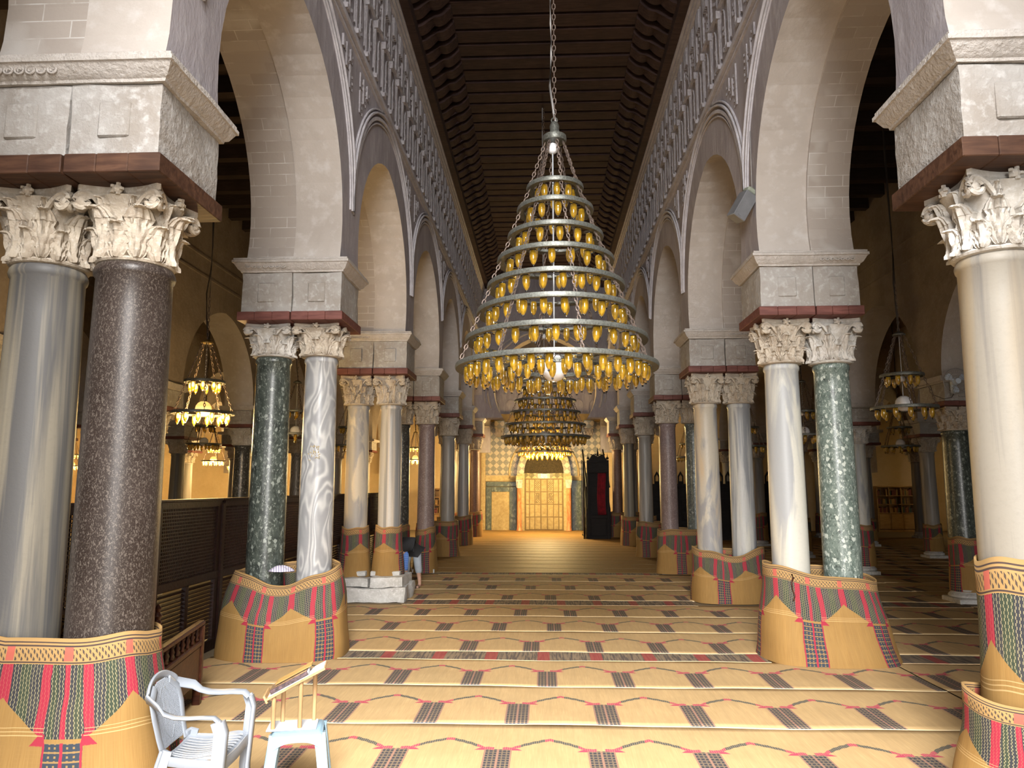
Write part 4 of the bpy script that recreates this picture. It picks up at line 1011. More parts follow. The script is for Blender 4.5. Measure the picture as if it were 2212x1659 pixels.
# ---------------------------------------------------------------- mihrab wall
MX = -.02; YF = YEND
def px(xp): return (xp-1176)/1600*35*.985
mh = empty('mihrab', (MX, YF, 0), 0, 'golden-lit mihrab niche with lozenge tiles, carved panels and red columns', 'mihrab')
def sub(mb, name, mat, parent=mh, **k): o = mb.build(name, mat, parent, **k); o.location = (-MX, -YF, 0) if parent == mh else (0, 0, 0); return o
# tiled field with a niche opening (half-round, 1.75 wide)
NW, NZ = .90, 3.0
mb = MB()
def ring_(r, y): return [(MX+r*cos(pi*i/24), y, NZ+r*sin(pi*i/24)) for i in range(25)]
outer = []
for i in range(25):
    a = pi*i/24; t = math.tan(a) if abs(a-pi/2) > 1e-6 else 1e9
    if a <= atan2(2.4, 2.75): outer.append((MX+2.75, YF-.10, NZ+2.75*math.tan(a)))
    elif a >= pi-atan2(2.4, 2.75): outer.append((MX-2.75, YF-.10, NZ+2.75*math.tan(pi-a)))
    else: outer.append((MX+2.4/t if abs(t) < 1e8 else MX, YF-.10, NZ+2.4))
mb.loft([ring_(1.15, YF-.10), outer], False); mb.box((MX-2.75, YF-.10, 2.55), (MX-1.62, YF-.02, NZ)); mb.box((MX+1.62, YF-.10, 2.55), (MX+2.75, YF-.02, NZ))
mb.box((MX-1.6, YF-.09, 2.45), (MX-1.0, YF-.02, NZ+.02)); mb.box((MX+1.0, YF-.09, 2.45), (MX+1.6, YF-.02, NZ+.02))
sub(mb, 'lozenge_tiles', M['tiles'])
mb = MB(); mb.tube([(MX+1.62*cos(pi*i/24), YF-.12, NZ-.35+1.72*sin(pi*i/24)) for i in range(-1, 26)], .055, 6, ref=(0, 1, 0)); mb.tube([(MX+1.0*cos(pi*i/24), YF-.12, NZ-.15+1.05*sin(pi*i/24)) for i in range(-1, 26)], .05, 6, ref=(0, 1, 0))
sub(mb, 'arch_frame', M['carved'], smooth=True)
# niche: curved wall of carved panels with a dark painted half-dome
mb = MB(); n = 20
mb.loft([[(MX+NW*cos(pi*i/n), YF-.04-.0+.55*sin(pi*i/n)*-1+.0, z) for i in range(n+1)] for z in (0, 2.42)], False)
ob = MB()
# keep the niche shallow and in front of the wall face: project the surround forward instead
NY = YF-.10
def nich(i, z, r=NW, d=.0): a = pi*i/n; return (MX+r*cos(a), NY-.45+.43*sin(a), z)
mb = MB(); mb.loft([[nich(i, z) for i in range(n+1)] for z in (0, .02, 2.40)], False); sub(mb, 'niche_wall', M['dark_recess'])
mb = MB(); rows_ = 8
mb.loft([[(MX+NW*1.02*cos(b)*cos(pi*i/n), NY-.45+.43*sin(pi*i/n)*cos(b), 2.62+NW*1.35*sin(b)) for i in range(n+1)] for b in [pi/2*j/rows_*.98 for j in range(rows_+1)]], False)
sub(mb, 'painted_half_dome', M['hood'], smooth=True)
mb = MB(); mb.loft([[nich(i, z, NW*1.01) for i in range(n+1)] for z in (2.40, 2.64)], False); sub(mb, 'lozenge_band', M['tiles'])
mb = MB()          # the jambs around the projecting niche mouth
for sx in (-1, 1):
    x0, x1 = sorted((MX+sx*NW, MX+sx*1.25)); mb.box((x0, NY-.46, 0), (x1, NY+.09, 2.62), ch=.01)
sub(mb, 'jamb', M['carved'])
# spandrel front over the niche mouth
mb = MB(); a_ = [(MX+NW*1.02*cos(pi*i/24), NY-.46, 2.62+NW*1.35*sin(pi*i/24)) for i in range(25)]
b_ = [(MX+1.25*cos(pi*i/24)*(1 if True else 0), NY-.46, 2.62+1.55*sin(pi*i/24)) for i in range(25)]
mb.loft([a_, b_], False); b2 = [(x, NY+.09, z) for x, y, z in b_]; mb.loft([b_, b2], False); sub(mb, 'hood_arch', M['tiles'])
# carved panels: 7 columns by 4 rows
pm = MB(); hole = MB(); sc_ = MB()
cols_ = [-.80, -.58, -.30, 0, .30, .58, .80]
for r_ in range(4):
    z0 = .06+r_*.58; z1 = z0+.54
    for ci, cxp in enumerate(cols_):
        a = math.acos(max(-1, min(1, cxp/NW))); y = NY-.47+.43*sin(a); wd = .10 if ci in (0, 6) else .125
        if ci in (2, 4): wd = .12
        pm.box((MX+cxp-wd, y-.015, z0), (MX+cxp+wd, y+.03, z1), ch=.008)
        if ci == 3:
            for rr in (.10, .07): sc_.tube([(MX+cxp+rr*cos(t), y-.02, z0+.30+rr*1.15*sin(t)) for t in [pi*q/10 for q in range(11)]], .009, 5, ref=(0, 1, 0))
            for sx in (-1, 1): sc_.tube([(MX+cxp+sx*.10, y-.02, z0+.05), (MX+cxp+sx*.10, y-.02, z0+.30)], .009, 5)
            sc_.sphere((MX+cxp, y-.02, z0+.13), .045, 8)
        if ci in (1, 5) or (ci in (2, 4)):
            if r_ >= 2 and ci in (1, 5, 2, 4) and (ci in (2, 4)):
                for u in range(5):
                    for v in range(9):
                        if (u+v) % 2 == 0 or (r_ == 2 and random.random() < .5): q = (MX+cxp-.08+u*.04, y-.017, z0+.06+v*.052); hole.box((q[0]-.013, q[1]-.004, q[2]-.016), (q[0]+.013, q[1]+.004, q[2]+.016))
sub(pm, 'carved_panels', M['carved']); sub(sc_, 'shell_reliefs', M['carved'], smooth=True); sub(hole, 'pierced_hole_shade', M['shadowhole'])['kind'] = 'stuff'
for sx in (-1, 1):
    c = MB(); T_ = Matrix.Translation((MX+sx*1.14, NY-.60, 0)); c.lathe([(.14, 0), (.14, .06), (.11, .1), (.105, .15), (.10, 1.9), (.11, 1.95)], 20, 0, T_); sub(c, 'niche_column', M['m_red'], smooth=True, angle=40)
    inst('niche_capital', CAPS[3], mh, (sx*1.14, NY-.60-YF, 1.95), scale=(.48, .48, .75))
    c = MB(); c.box((MX+sx*1.14-.16, NY-.76, 2.34), (MX+sx*1.14+.16, NY-.44, 2.52), ch=.02); sub(c, 'springer_block', M['carved'])
# marble-framed panels left and right of the niche
fr = MB(); fr.box((MX-2.72, YF-.16, 0), (MX-2.46, YF-.03, 2.0), ch=.01); fr.box((MX-1.62, YF-.16, 0), (MX-1.30, YF-.03, 2.0), ch=.01); fr.box((MX-2.46, YF-.16, 1.78), (MX-1.62, YF-.03, 2.0), ch=.01); fr.box((MX-2.72, YF-.16, 2.03), (MX-1.30, YF-.03, 2.24), ch=.01)
sub(fr, 'green_marble_frame', M['m_panelgreen'])
fr = MB(); fr.box((MX-2.46, YF-.14, 0), (MX-1.62, YF-.03, 1.78), ch=.01)
for rr in (.20, .15): fr.tube([(MX-2.04+rr*cos(t), YF-.15, 1.15+rr*1.2*sin(t)) for t in [pi*(q-2)/12 for q in range(17)]], .012, 5, ref=(0, 1, 0))
for q in range(26):
    a = random.random()*6.28; cx_, cz_ = MX-2.04+random.uniform(-.28, .28), .75+random.uniform(-.25, .2); fr.tube([(cx_, YF-.147, cz_), (cx_+.07*cos(a), YF-.15, cz_+.07*abs(sin(a))+.02)], .012, 5)
sub(fr, 'carved_cream_panel', M['carved'])
fr = MB(); fr.box((MX+1.30, YF-.16, 0), (MX+2.1, YF-.03, 2.3), ch=.01); sub(fr, 'green_marble_slab', M['m_panelgreen'])
fr = MB(); fr.box((MX-2.75, YF-.15, 2.27), (MX-1.25, YF-.03, 2.52), ch=.01); fr.box((MX+1.25, YF-.15, 2.32), (MX+2.75, YF-.03, 2.52), ch=.01); fr.box((MX-2.95, YF-.2, 0), (MX-2.75, YF-.03, 5.1), ch=.015); sub(fr, 'carved_frieze', M['carved'])
fr = MB(); fr.box((-2.9, YF-.3, 5.06), (2.9, YF-.02, 5.42)); ob_ = tag(fr.build('trim_1', M['ochre']), kind='structure')
mb = MB()        # blind arches above the ochre beam
for i in range(7):
    x = -2.4+i*.8
    for z0_, rr in ((5.5, .27), (6.4, .3)): mb.tube([(x+rr, YF-.05, z0_)]+[(x+rr*cos(pi*q/8), YF-.05, z0_+.35+rr*1.1*sin(pi*q/8)) for q in range(9)]+[(x-rr, YF-.05, z0_)], .04, 5, ref=(0, 1, 0))
mb.box((-2.9, YF-.16, 7.2), (2.9, YF, 7.35)); mb.build('blind_arcade', M['plaster_grey'], wall_far, True, angle=40)
mb = MB(); mb.box((-3.7, YF-.03, 5.42), (3.7, YF, 11.2)); mb.build('plaster_field', M['plaster_grey'], wall_far)
for sx in (-1, 1):      # small engaged corbel capitals beside the beam
    o = empty('corbel_capital', (sx*2.1, YF-.3, 4.35), 0, 'small carved corbel under a tiled block %s the far chandelier' % ('left of' if sx < 0 else 'right of'), 'corbel', 'corbels above the mihrab')
    inst('capital', CAPS[0], o, scale=(.6, .6, .7)); b = MB(); b.box((-.24, -.22, .37), (.24, .26, .75), ch=.01); b.build('tiled_block', M['tiles'], o)

# ---------------------------------------------------------------- minbar
mn = empty('minbar', (2.1, 29.4, 0), 0, 'tall black wooden minbar with crested gate and red curtain right of mihrab', 'minbar')
mb = MB()
for sx in (-.38, .38): mb.box((sx-.05, -.05, 0), (sx+.05, .05, 3.05), ch=.01); mb.sphere((sx, 0, 3.12), .06, 8); mb.tube([(sx, 0, 3.15), (sx, 0, 3.32)], lambda t: .02*(1-t)+.003, 6)
mb.box((-.43, -.06, 2.55), (.43, .06, 2.95), ch=.01); mb.build('gate_frame', M['ebony'], mn, True, angle=35)
mb = MB(); pts = []
for i in range(15):
    a = pi*i/14; pts.append((.40*cos(a), 2.95+.30*sin(a)*(1+.25*cos(6*a))))
mb.loft([[(x, -.03, z) for x, z in pts], [(x, .03, z) for x, z in pts]], True, 0, None, True)
for x, z in pts[::2]: mb.sphere((x, 0, z+.04), .04, 6)
mb.tube([(0, 0, 3.2), (0, 0, 3.55)], lambda t: .05*(1-t)+.004, 8); mb.build('crest', M['ebony'], mn, True, angle=40)
for sx in (-.44, .44):
    mb = MB(); pr = [(0, 0), (3.6, 0), (3.6, 2.9), (2.8, 2.9), (0, 1.15)]
    mb.loft([[(sx-.03, y, z) for y, z in pr], [(sx+.03, y, z) for y, z in pr]], True, 0, None, True)
    for i in range(9):
        for j in range(int(2+i*.6)): mb.box((sx-.045, .25+i*.36, .15+j*.38), (sx+.045, .5+i*.36, .42+j*.38), ch=.01)
    mb.tube([(sx, 0, 2.0), (sx, 3.0, 3.6)], .035, 6); mb.build('side_panel', M['ebony'], mn, True, angle=35)
mb = MB()
for i in range(10): mb.box((-.40, .12+i*.3, 0), (.40, .12+(i+1)*.3, .26*(i+1)))
mb.build('steps', M['ebony'], mn)
mb = MB(); rings = []
for j in range(9): z = .92+1.62*j/8; rings.append([(-.02+.32*i/20+.02*sin(z*3), .10+.025*sin(i*1.5), z) for i in range(21)]+[(-.02+.32*i/20+.02*sin(z*3), .13+.025*sin(i*1.5), z) for i in range(20, -1, -1)])
mb.loft(rings, True, 0, None, True); mb.build('red_curtain', M['redcloth'], mn, True)
mb = MB(); mb.box((-.40, -.03, 0), (.40, .02, .92), ch=.01); mb.box((-.3, -.05, .12), (.3, -.03, .8), ch=.01); mb.box((-.36, .16, .9), (.36, .20, 2.6)); mb.build('gate_door', M['ebony'], mn, True, angle=35)
# glazed guard panel standing left of the minbar
gp = empty('guard_panel', (1.52, 29.2, 0), 0, 'tall thin black-framed glass guard standing left of the minbar', 'guard panel'); mb = MB()
for (a, b) in (((0, 0, 0), (0, 0, 2.95)), ((0, 0, 2.95), (0.05, 2.2, 3.1)), ((0, 0, .1), (0.05, 2.2, .1)), ((.05, 2.2, 0), (.05, 2.2, 3.1))): mb.tube([a, b], .022, 6)
mb.build('frame', M['ebony'], gp, True)
g_ = Mat('clear_glass', .05); g_.b.inputs['Transmission Weight'].default_value = 1.0; g_.b.inputs['IOR'].default_value = 1.1; g_.color((.9, .95, .92)); mb = MB(); mb.box((.018, .02, .1), (.03, 2.2, 2.95)); mb.build('glass_pane', g_.m, gp)

# ---------------------------------------------------------------- black maqsura screen, right rear
mq = empty('maqsura_screen', (3.9, 28.9, 0), 0, 'long black wooden maqsura screen with arched merlons at the right rear', 'screen')
mb = MB(); mb.box((0, 0, 0), (5.4, .12, 2.05), ch=.01); mb.box((0, -.05, 2.0), (5.4, .14, 2.12), ch=.01); mb.box((0, -.05, 1.5), (5.4, .0, 1.56)); mb.box((5.28, 0, 0), (5.4, 5.5, 2.05)); mb.build('panel_wall', M['ebony'], mq, True, angle=35)
for i in range(18):
    x = .02+i*.30; mb = MB(); a = [(x, 2.12), (x+.21, 2.12), (x+.21, 2.42), (x+.105, 2.60), (x, 2.42)]; c0 = (x+.105, 2.34)
    inn = [(c0[0]+(px_-c0[0])*.55, c0[1]+(pz_-c0[1])*.55) for px_, pz_ in a]
    mb.loft([[(q[0], 0, q[1]) for q in a], [(q[0], .05, q[1]) for q in a], [(q[0], .05, q[1]) for q in inn], [(q[0], 0, q[1]) for q in inn], [(q[0], 0, q[1]) for q in a]], True); mb.build('merlon', M['ebony'], mq)
for i in range(9):
    x = .12+i*.60; mb = MB()
    for z in (.25, .72, 1.15): mb.box((x, -.03, z), (x+.42, 0, z+.36), ch=.008); mb.box((x+.06, -.045, z+.06), (x+.36, -.025, z+.30), ch=.008)
    mb.build('door_panel', M['ebony'], mq, True, angle=35)

# ---------------------------------------------------------------- wooden screen along the left aisle
lat = MB()
for i in range(21): z = .98+i*.039; lat.box((-.008, .10, z-.006), (.008, 1.52, z+.006))
for i in range(38): y = .10+i*.0384; lat.box((-.006, y-.007, .96), (.006, y+.007, 1.77))
LAT = mesh_of(lat, 'lattice', [M['screen']], False)
lou = MB()
for j in range(2):
    for i in range(15): z = .17+i*.046; T_ = Matrix.Translation((0, .12+j*.73, z)) @ Matrix.Rotation(.6, 4, 'Y'); lou.box((-.022, 0, -.004), (.022, .64, .004), 0, T_)
LOU = mesh_of(lou, 'louvres', [M['screen']], False)
frm = MB()
for y in (0.0, 1.62): pass
frm.box((-.045, 0, 0), (.045, .10, 1.80), ch=.008); frm.box((-.03, .10, 1.76), (.03, 1.62, 1.83)); frm.box((-.03, .10, .86), (.03, 1.62, .96), ch=.008); frm.box((-.03, .10, .0), (.03, 1.62, .14), ch=.008); frm.box((-.025, .77, .14), (.025, .84, .86)); frm.box((-.05, .0, 1.83), (.05, 1.62, 1.86), ch=.006); frm.box((-.025, 1.52, .14), (.025, 1.62, 1.76))
FRM = mesh_of(frm, 'frame', [M['screen']], True, 35)
scw = ['at the far left edge', 'left of the purple column', 'behind the purple column', 'right of the purple column, above the bench', 'left of the dark green column', 'behind the dark green column', 'behind the blue-grey column', 'between the second and third left piers', 'left of the cream streaked column', 'behind the third left pier']
for i in range(9):
    o = empty('screen_panel', (-4.16, 4.6+i*1.62, 0), 0, 'dark mahogany lattice and louvre screen panel %s' % scw[i], 'screen', 'screen panels along the left aisle')
    inst('frame', FRM, o); inst('lattice', LAT, o); inst('louvres', LOU, o)

# ---------------------------------------------------------------- carved bench by the first left pier
bn = empty('carved_bench', (-3.35, 6.39, 0), R(11), 'dark carved wooden bench with finial posts beside the purple column', 'bench')
mb = MB(); mb.box((-.25, -.66, .44), (.25, .58, .50), ch=.01); mb.build('seat', M['bench'], bn, True, angle=35)
for sx in (-.25, .25):
    mb = MB(); mb.box((sx-.02, -.68, .22), (sx+.02, .60, .54), ch=.008); mb.box((sx-.03, -.68, .54), (sx+.03, .60, .59), ch=.008); mb.box((sx-.035, -.68, .72), (sx+.035, .66, .76), ch=.01); rail = mb.build('side_rail', M['bench'], bn, True, angle=35)
    for i in range(8):
        mb = MB(); y = -.58+i*.155; T_ = Matrix.Translation((sx, y, .59)); mb.lathe([(.012, 0), (.02, .02), (.012, .04), (.024, .065), (.012, .09), (.02, .11), (.012, .13)], 10, 0, T_); mb.build('spindle', M['bench'], rail, True)
    for y in (-.70, .62):
        mb = MB(); top = .95 if y < 0 else .72; mb.box((sx-.035, y-.035, 0), (sx+.035, y+.035, top), ch=.008)
        if y < 0: mb.lathe([(.02, top), (.035, top+.02), (.02, top+.04), (.035, top+.07), (.015, top+.10), (.028, top+.125), (.004, top+.16)], 12, 0, Matrix.Translation((sx, y, 0)))
        mb.build('post', M['bench'], bn, True, angle=40)
mb = MB(); pr = [(-.25, .46), (.25, .46), (.25, .95)]+[(.25-.5*i/10, .95-.12*sin(pi*i/10)+.02*sin(i*2)) for i in range(11)]
mb.loft([[(x, -.72, z) for x, z in pr], [(x, -.68, z) for x, z in pr]], True, 0, None, True); mb.build('end_board', M['bench'], bn, True, angle=40)
cl = MB(); cl.loft([[(-3.13+.15*i/8, 5.685+d+.012*sin(i*1.4+z*9), z) for i in range(9)] for z, d in ((.80, -.0), (.88, .0), (.965, .005), (.99, .03), (.965, .09), (.86, .10))], False)
o = cl.build('cloth', M['cloth'], None, True); tag(o, 'white cloth draped over the end of the carved bench', 'cloth')
cl = MB(); cl.loft([[(-3.42+.2*cos(a)*r, 6.55+.28*sin(a)*r, .502+.05*(1-r*r)) for a in [2*pi*i/24 for i in range(24)]] for r in (1, .92, .6, .2, .05)], True, 0, None, True)
o = cl.build('folded_mat', M['mat_plain'], None, True, uv=None); tag(o, 'folded cream woven mat lying on the carved bench seat', 'mat')

# ---------------------------------------------------------------- white plastic armchair
ca = empty('plastic_armchair', (-2.20, 4.80, 0), R(5), 'white moulded plastic armchair with pierced back, bottom left', 'chair')
Pm = M['plastic']
def bk(z): return -.095-.105*((z-.40)/.42) if z > .4 else -.095     # x of the back surface at height z
def backw(z):            # half width of the back at height z
    t = (z-.42)/.40; return .20+.035*sin(pi*min(1, max(0, t)))
loop = [( .245, -.24, 0), ]
arcp = []
for i in range(33):
    a = pi*i/32; y = .255*cos(a); z = .60+.215*max(0, sin(a))**.8; arcp.append((bk(z)-.015-.03*sin(a), y, z))
arms = []
for sd in (1, -1):
    s0 = [(.245, sd*.265, .0), (.25, sd*.27, .2), (.255, sd*.275, .40), (.262, sd*.28, .56), (.25, sd*.282, .615), (.215, sd*.285, .645), (.14, sd*.288, .648), (.06, sd*.288, .645), (-.01, sd*.285, .648), (-.07, sd*.28, .665), (-.115, sd*.272, .70)]
    arms.append(s0)
full = arms[0][4:]+[(x, y, z) for x, y, z in arcp if z > .73]+arms[1][4:][::-1]
mb = MB()
N_ = len(full)
def refw(t): 
    p = full[min(N_-1, int(t*(N_-1)+.5))]; s_ = 1 if p[1] > 0 else -1
    return (0, s_, 0.15) if p[2] < .67 else ((.25, p[1]*2.2, (p[2]-.60)*3.2))
mb.strap(full, lambda t: .062, .02, refw); mb.build('arm_and_back_frame', Pm, ca, True, angle=50)
for sd in (1, -1):
    mb = MB(); p = [(.262, sd*.28, .625), (.285, sd*.28, .56), (.275, sd*.275, .40), (.262, sd*.268, .2), (.265, sd*.275, 0)]; mb.strap(p, .065, .022, (0, 1, 0)); mb.strap([(x-.03, y+sd*.025, z) for x, y, z in p], .022, .06, (0, 1, 0)); mb.build('front_leg', Pm, ca, True, angle=50)
    mb = MB(); p = [(-.10, sd*.20, .44), (-.135, sd*.22, .30), (-.20, sd*.255, .0)]; mb.strap(p, .065, .022, (.3, 1, 0)); mb.strap([(x+.028, y+sd*.01, z) for x, y, z in p], .022, .055, (0, 1, 0)); mb.build('rear_leg', Pm, ca, True, angle=50)
mb = MB(); rings = []
for i in range(15):
    x = .255-.36*i/14; z = .405+.018*math.exp(-((x-.17)/.09)**2)-.02*sin(pi*i/14); z -= .03*math.exp(-((x-.265)/.025)**2); hw = .245-.04*(i/14)
    rings.append([(x, hw*s_, z-.014*(1-s_*s_)+.004*(abs(s_) > .9)) for s_ in [-1+j/8 for j in range(17)]]+[(x, hw*s_, z-.014*(1-s_*s_)-.014) for s_ in [1-j/8 for j in range(17)]])
mb.loft(rings, True, 0, None, True)
mb.strap([(.262, -.25, .36), (.27, 0, .355), (.262, .25, .36)], .07, .012, (0, 0, 1))
for sd in (-1, 1): mb.strap([(.26, sd*.25, .365), (.08, sd*.235, .37), (-.1, sd*.21, .385)], .055, .012, (0, 0, 1))
seat_ = mb.build('seat', Pm, ca, True, angle=50)
mb = MB()
for i in range(9): y = -.18+i*.045; mb.tube([(.25-.33*j/10, y*(1-.015*j), .405+.018*math.exp(-(((.25-.33*j/10)-.17)/.09)**2)-.02*sin(pi*j/10)+.002-.014*(1-(y/.24)**2)) for j in range(11)], .0035, 5)
mb.build('seat_ribs', M['white'], seat_, True)
mb = MB()        # pierced back panel: two crossing families of thin bars inside the arch
def inside(y, z):
    if z < .42 or z > .80: return False
    w_ = .185 if z < .60 else .225*sqrt(max(0, 1-((z-.60)/.205)**2)); return abs(y) < min(w_, .15+.3*(z-.42) if z < .6 else .3)
for fam in (1, -1):
    for i in range(-34, 35):
        c = i*.0165; seg = []
        for j in range(60):
            z = .42+j*.0066; y = c+fam*(z-.6)*.8
            if inside(y, z): seg.append((bk(z)-.02-.02*(1-(y/.25)**2)+.01, y, z))
            else:
                if len(seg) > 2: mb.tube([seg[0], seg[len(seg)//2], seg[-1]], .0034, 4)
                seg = []
        if len(seg) > 2: mb.tube([seg[0], seg[len(seg)//2], seg[-1]], .0034, 4)
for sd in (-1, 1):
    pts = []
    for i in range(24):
        t = i/23; z = .45+.30*t; y = sd*(.015+.085*sin(pi*t)**.8); pts.append((bk(z)-.03, y, z))
    mb.tube(pts, .006, 6); mb.tube([(bk(z)-.03, sd*(.05+.03*sin(6*z)), z) for z in [.5+.2*i/10 for i in range(11)]], .005, 5)
    mb.strap([(bk(.42)-.01, sd*.175, .40), (bk(.5)-.02, sd*.185, .5), (bk(.6)-.02, sd*.205, .62), (bk(.7)-.02, sd*.195, .71), (bk(.78)-.025, sd*.11, .775)], .05, .014, (0, 1, .2))
mb.build('back_panel', Pm, ca, True, angle=50)

# ---------------------------------------------------------------- plastic stool, book stand, book
st = empty('plastic_stool', (-1.60, 5.0, 0), R(14), 'pale blue plastic stool with splayed legs carrying a wooden book stand', 'stool'); Pb = M['plastic_blue']
mb = MB(); mb.box((-.155, -.14, .435), (.155, .14, .462), ch=.012); mb.build('seat', Pb, st, True, angle=40)
for sx in (-1, 1):
    for sy in (-1, 1):
        mb = MB(); p = [(sx*.135, sy*.12, .45), (sx*.15, sy*.135, .34), (sx*.19, sy*.175, 0)]
        mb.strap(p, lambda t: .075-.02*t, .012, (1, 0, 0)); mb.strap([(x+sx*.03, y-sy*.03, z) for x, y, z in p], lambda t: .075-.02*t, .012, (0, 1, 0)); mb.build('leg', Pb, st, True, angle=50)
for (a, b) in (((-.15, -.135), (.15, -.135)), ((-.15, .135), (.15, .135))):
    mb = MB(); rings = []
    for i in range(13):
        t = i/12; x = a[0]+(b[0]-a[0])*t; dz = .045+.05*abs(2*t-1)**3; rings.append([(x, a[1]-.006, .45), (x, a[1]+.006, .45), (x, a[1]+.006, .45-dz), (x, a[1]-.006, .45-dz)])
    mb.loft(rings, True, 0, None, True); mb.build('apron', Pb, st, True, angle=40)
for sx in (-1, 1):
    mb = MB(); rings = []
    for i in range(13):
        t = i/12; y = -.12+.24*t; dz = .045+.05*abs(2*t-1)**3; x = sx*.15; rings.append([(x-.006, y, .45), (x+.006, y, .45), (x+.006, y, .45-dz), (x-.006, y, .45-dz)])
    mb.loft(rings, True, 0, None, True); mb.build('apron', Pb, st, True, angle=40)
bs = empty('book_stand', (-1.64, 5.0, .462), 0, 'wooden book stand of four pale dowels and a slanted tray on the stool', 'book stand')
TR = Matrix.Translation((0, 0, 0)) @ Matrix.Rotation(R(12), 4, 'Z')
mb = MB(); mb.box((-.155, -.10, 0), (.155, .10, .012), 0, TR, ch=.004); mb.build('base_board', M['white'], bs, True, angle=35)
legs = [(-.115, -.075), (.05, -.075), (-.075, .075), (.125, .075)]
def trayz(x, y): return .255+(x+.02)*.50+.02
for lx, ly in legs:
    mb = MB(); p0 = TR @ Vector((lx, ly, .012)); p1 = TR @ Vector((lx+.0, ly, trayz(lx, ly)-.0)); mb.tube([tuple(p0), tuple(p0.lerp(p1, .55)), tuple(p0.lerp(p1, .56)), tuple(p1)], lambda t: .0135+.001*(.4 < t < .7), 10); mb.build('leg', M['dowel'], bs, True, angle=40)
TT = TR @ Matrix.Translation((.02, 0, .285)) @ Matrix.Rotation(-math.atan(.50), 4, 'Y')
mb = MB(); mb.box((-.20, -.105, -.008), (.20, .105, .008), 0, TT, ch=.003); mb.box((-.212, -.105, -.022), (-.198, .105, .03), 0, TT, ch=.003); mb.build('tray', M['dowel'], bs, True, angle=35)
mb = MB(); mb.box((-.185, -.09, .008), (.195, .095, .012), 0, TT); mb.build('white_sheet', M['paper'], bs)
bo = empty('book', (-1.64, 5.0, .462), 0, 'dark gilt-edged book lying on the slanted tray of the book stand', 'book')
mb = MB(); mb.box((-.165, -.085, .014), (.09, .075, .040), 0, TT, ch=.003); mb.build('cover', M['book'], bo, True, angle=35)
mb = MB(); mb.box((-.160, -.080, .0185), (.092, .078, .0355), 0, TT); mb.build('pages', M['paper'], bo)
bo = empty('book', (-1.64, 5.0, .462), 0, 'ochre open booklet leaning behind the dark book on the stand', 'book')
mb = MB(); mb.box((-.13, -.02, .042), (.12, .10, .050), 0, TT, ch=.002); mb.build('cover', M['goldbook'], bo)

# ---------------------------------------------------------------- person bending down by the fourth left pier
pn = empty('person', (-2.72, 15.1, 0), 0, 'person in black waistcoat, blue checked shirt and grey trousers bending down', 'person')
def skinned(name, nodes, edges, mat, parent, sub=2, root=0):
    me = bpy.data.meshes.new(name); me.from_pydata([n[:3] for n in nodes], edges, []); o = bpy.data.objects.new(name, me); COL.objects.link(o); o.parent = parent
    m = o.modifiers.new('s', 'SKIN'); m.use_smooth_shade = True; u = o.modifiers.new('u', 'SUBSURF'); u.levels = u.render_levels = sub
    for i, n in enumerate(nodes):
        v = me.skin_vertices[0].data[i]; v.radius = (n[3], n[4] if len(n) > 4 else n[3]); v.use_root = (i == root)
    me.materials.append(mat); return o
# local frame: the person bends forward to the left and away (-x,+y); pelvis at about .86 m
hip = (.08, .05, .80)
B = [(*hip, .12, .10), (.02, -.10, .88, .12, .10), (-.10, -.24, .84, .14, .11), (-.16, -.33, .72, .12, .10), (-.21, -.39, .62, .05, .05), (-.24, -.42, .52, .075, .085), (-.25, -.42, .44, .06, .07),
     (.15, .02, .76, .085), (.18, -.02, .46, .058), (.21, .06, .12, .036), (.205, .07, .05, .035), (.19, -.05, .03, .032), (.18, -.10, .025, .022),
     (-.02, .08, .76, .085), (-.08, .10, .46, .058), (-.06, .18, .12, .036), (-.06, .19, .05, .035), (-.10, .07, .03, .032), (-.11, .02, .025, .022),
     (-.01, -.28, .74, .055), (-.02, -.30, .48, .042), (.0, -.28, .26, .030), (.0, -.27, .20, .026),
     (-.30, -.28, .70, .055), (-.32, -.34, .44, .042), (-.28, -.32, .24, .030), (-.28, -.31, .18, .026)]
E_ = [(0, 1), (1, 2), (2, 3), (3, 4), (4, 5), (5, 6), (0, 7), (7, 8), (8, 9), (9, 10), (10, 11), (11, 12), (0, 13), (13, 14), (14, 15), (15, 16), (16, 17), (17, 18), (3, 19), (19, 20), (20, 21), (21, 22), (3, 23), (23, 24), (24, 25), (25, 26)]
for base, dx in ((22, 1), (26, -1)):
    for f in range(4):
        b0 = len(B); p = B[base]; off = (-.021+.014*f); ln = (.042, .048, .045, .036)[f]
        B.append((p[0]+off, p[1]-.01, p[2]-.03, .0085)); B.append((p[0]+off*1.1, p[1]-.015, p[2]-.03-ln*.6, .008)); B.append((p[0]+off*1.1, p[1]-.028, p[2]-.03-ln, .0075)); E_ += [(base, b0), (b0, b0+1), (b0+1, b0+2)]
    b0 = len(B); p = B[base]; B.append((p[0]+.03*dx, p[1]-.02, p[2]-.01, .010)); B.append((p[0]+.036*dx, p[1]-.032, p[2]-.035, .009)); E_ += [(base, b0), (b0, b0+1)]
skinned('body', B, E_, M['skin'], pn)
skinned('trousers', [(*hip, .14, .12), (.15, .02, .74, .105), (.175, -.01, .50, .082), (.20, .04, .27, .072), (-.02, .08, .74, .105), (-.08, .10, .50, .082), (-.07, .15, .27, .07), (.04, -.04, .86, .13, .11)], [(0, 1), (1, 2), (2, 3), (0, 4), (4, 5), (5, 6), (0, 7)], M['trouser'], pn)
skinned('waistcoat', [(.11, .05, .72, .165, .13), (.06, -.02, .82, .17, .14), (.0, -.13, .87, .17, .14), (-.10, -.25, .83, .17, .14), (-.16, -.33, .73, .13, .12)], [(0, 1), (1, 2), (2, 3), (3, 4)], M['jacket'], pn, root=1)
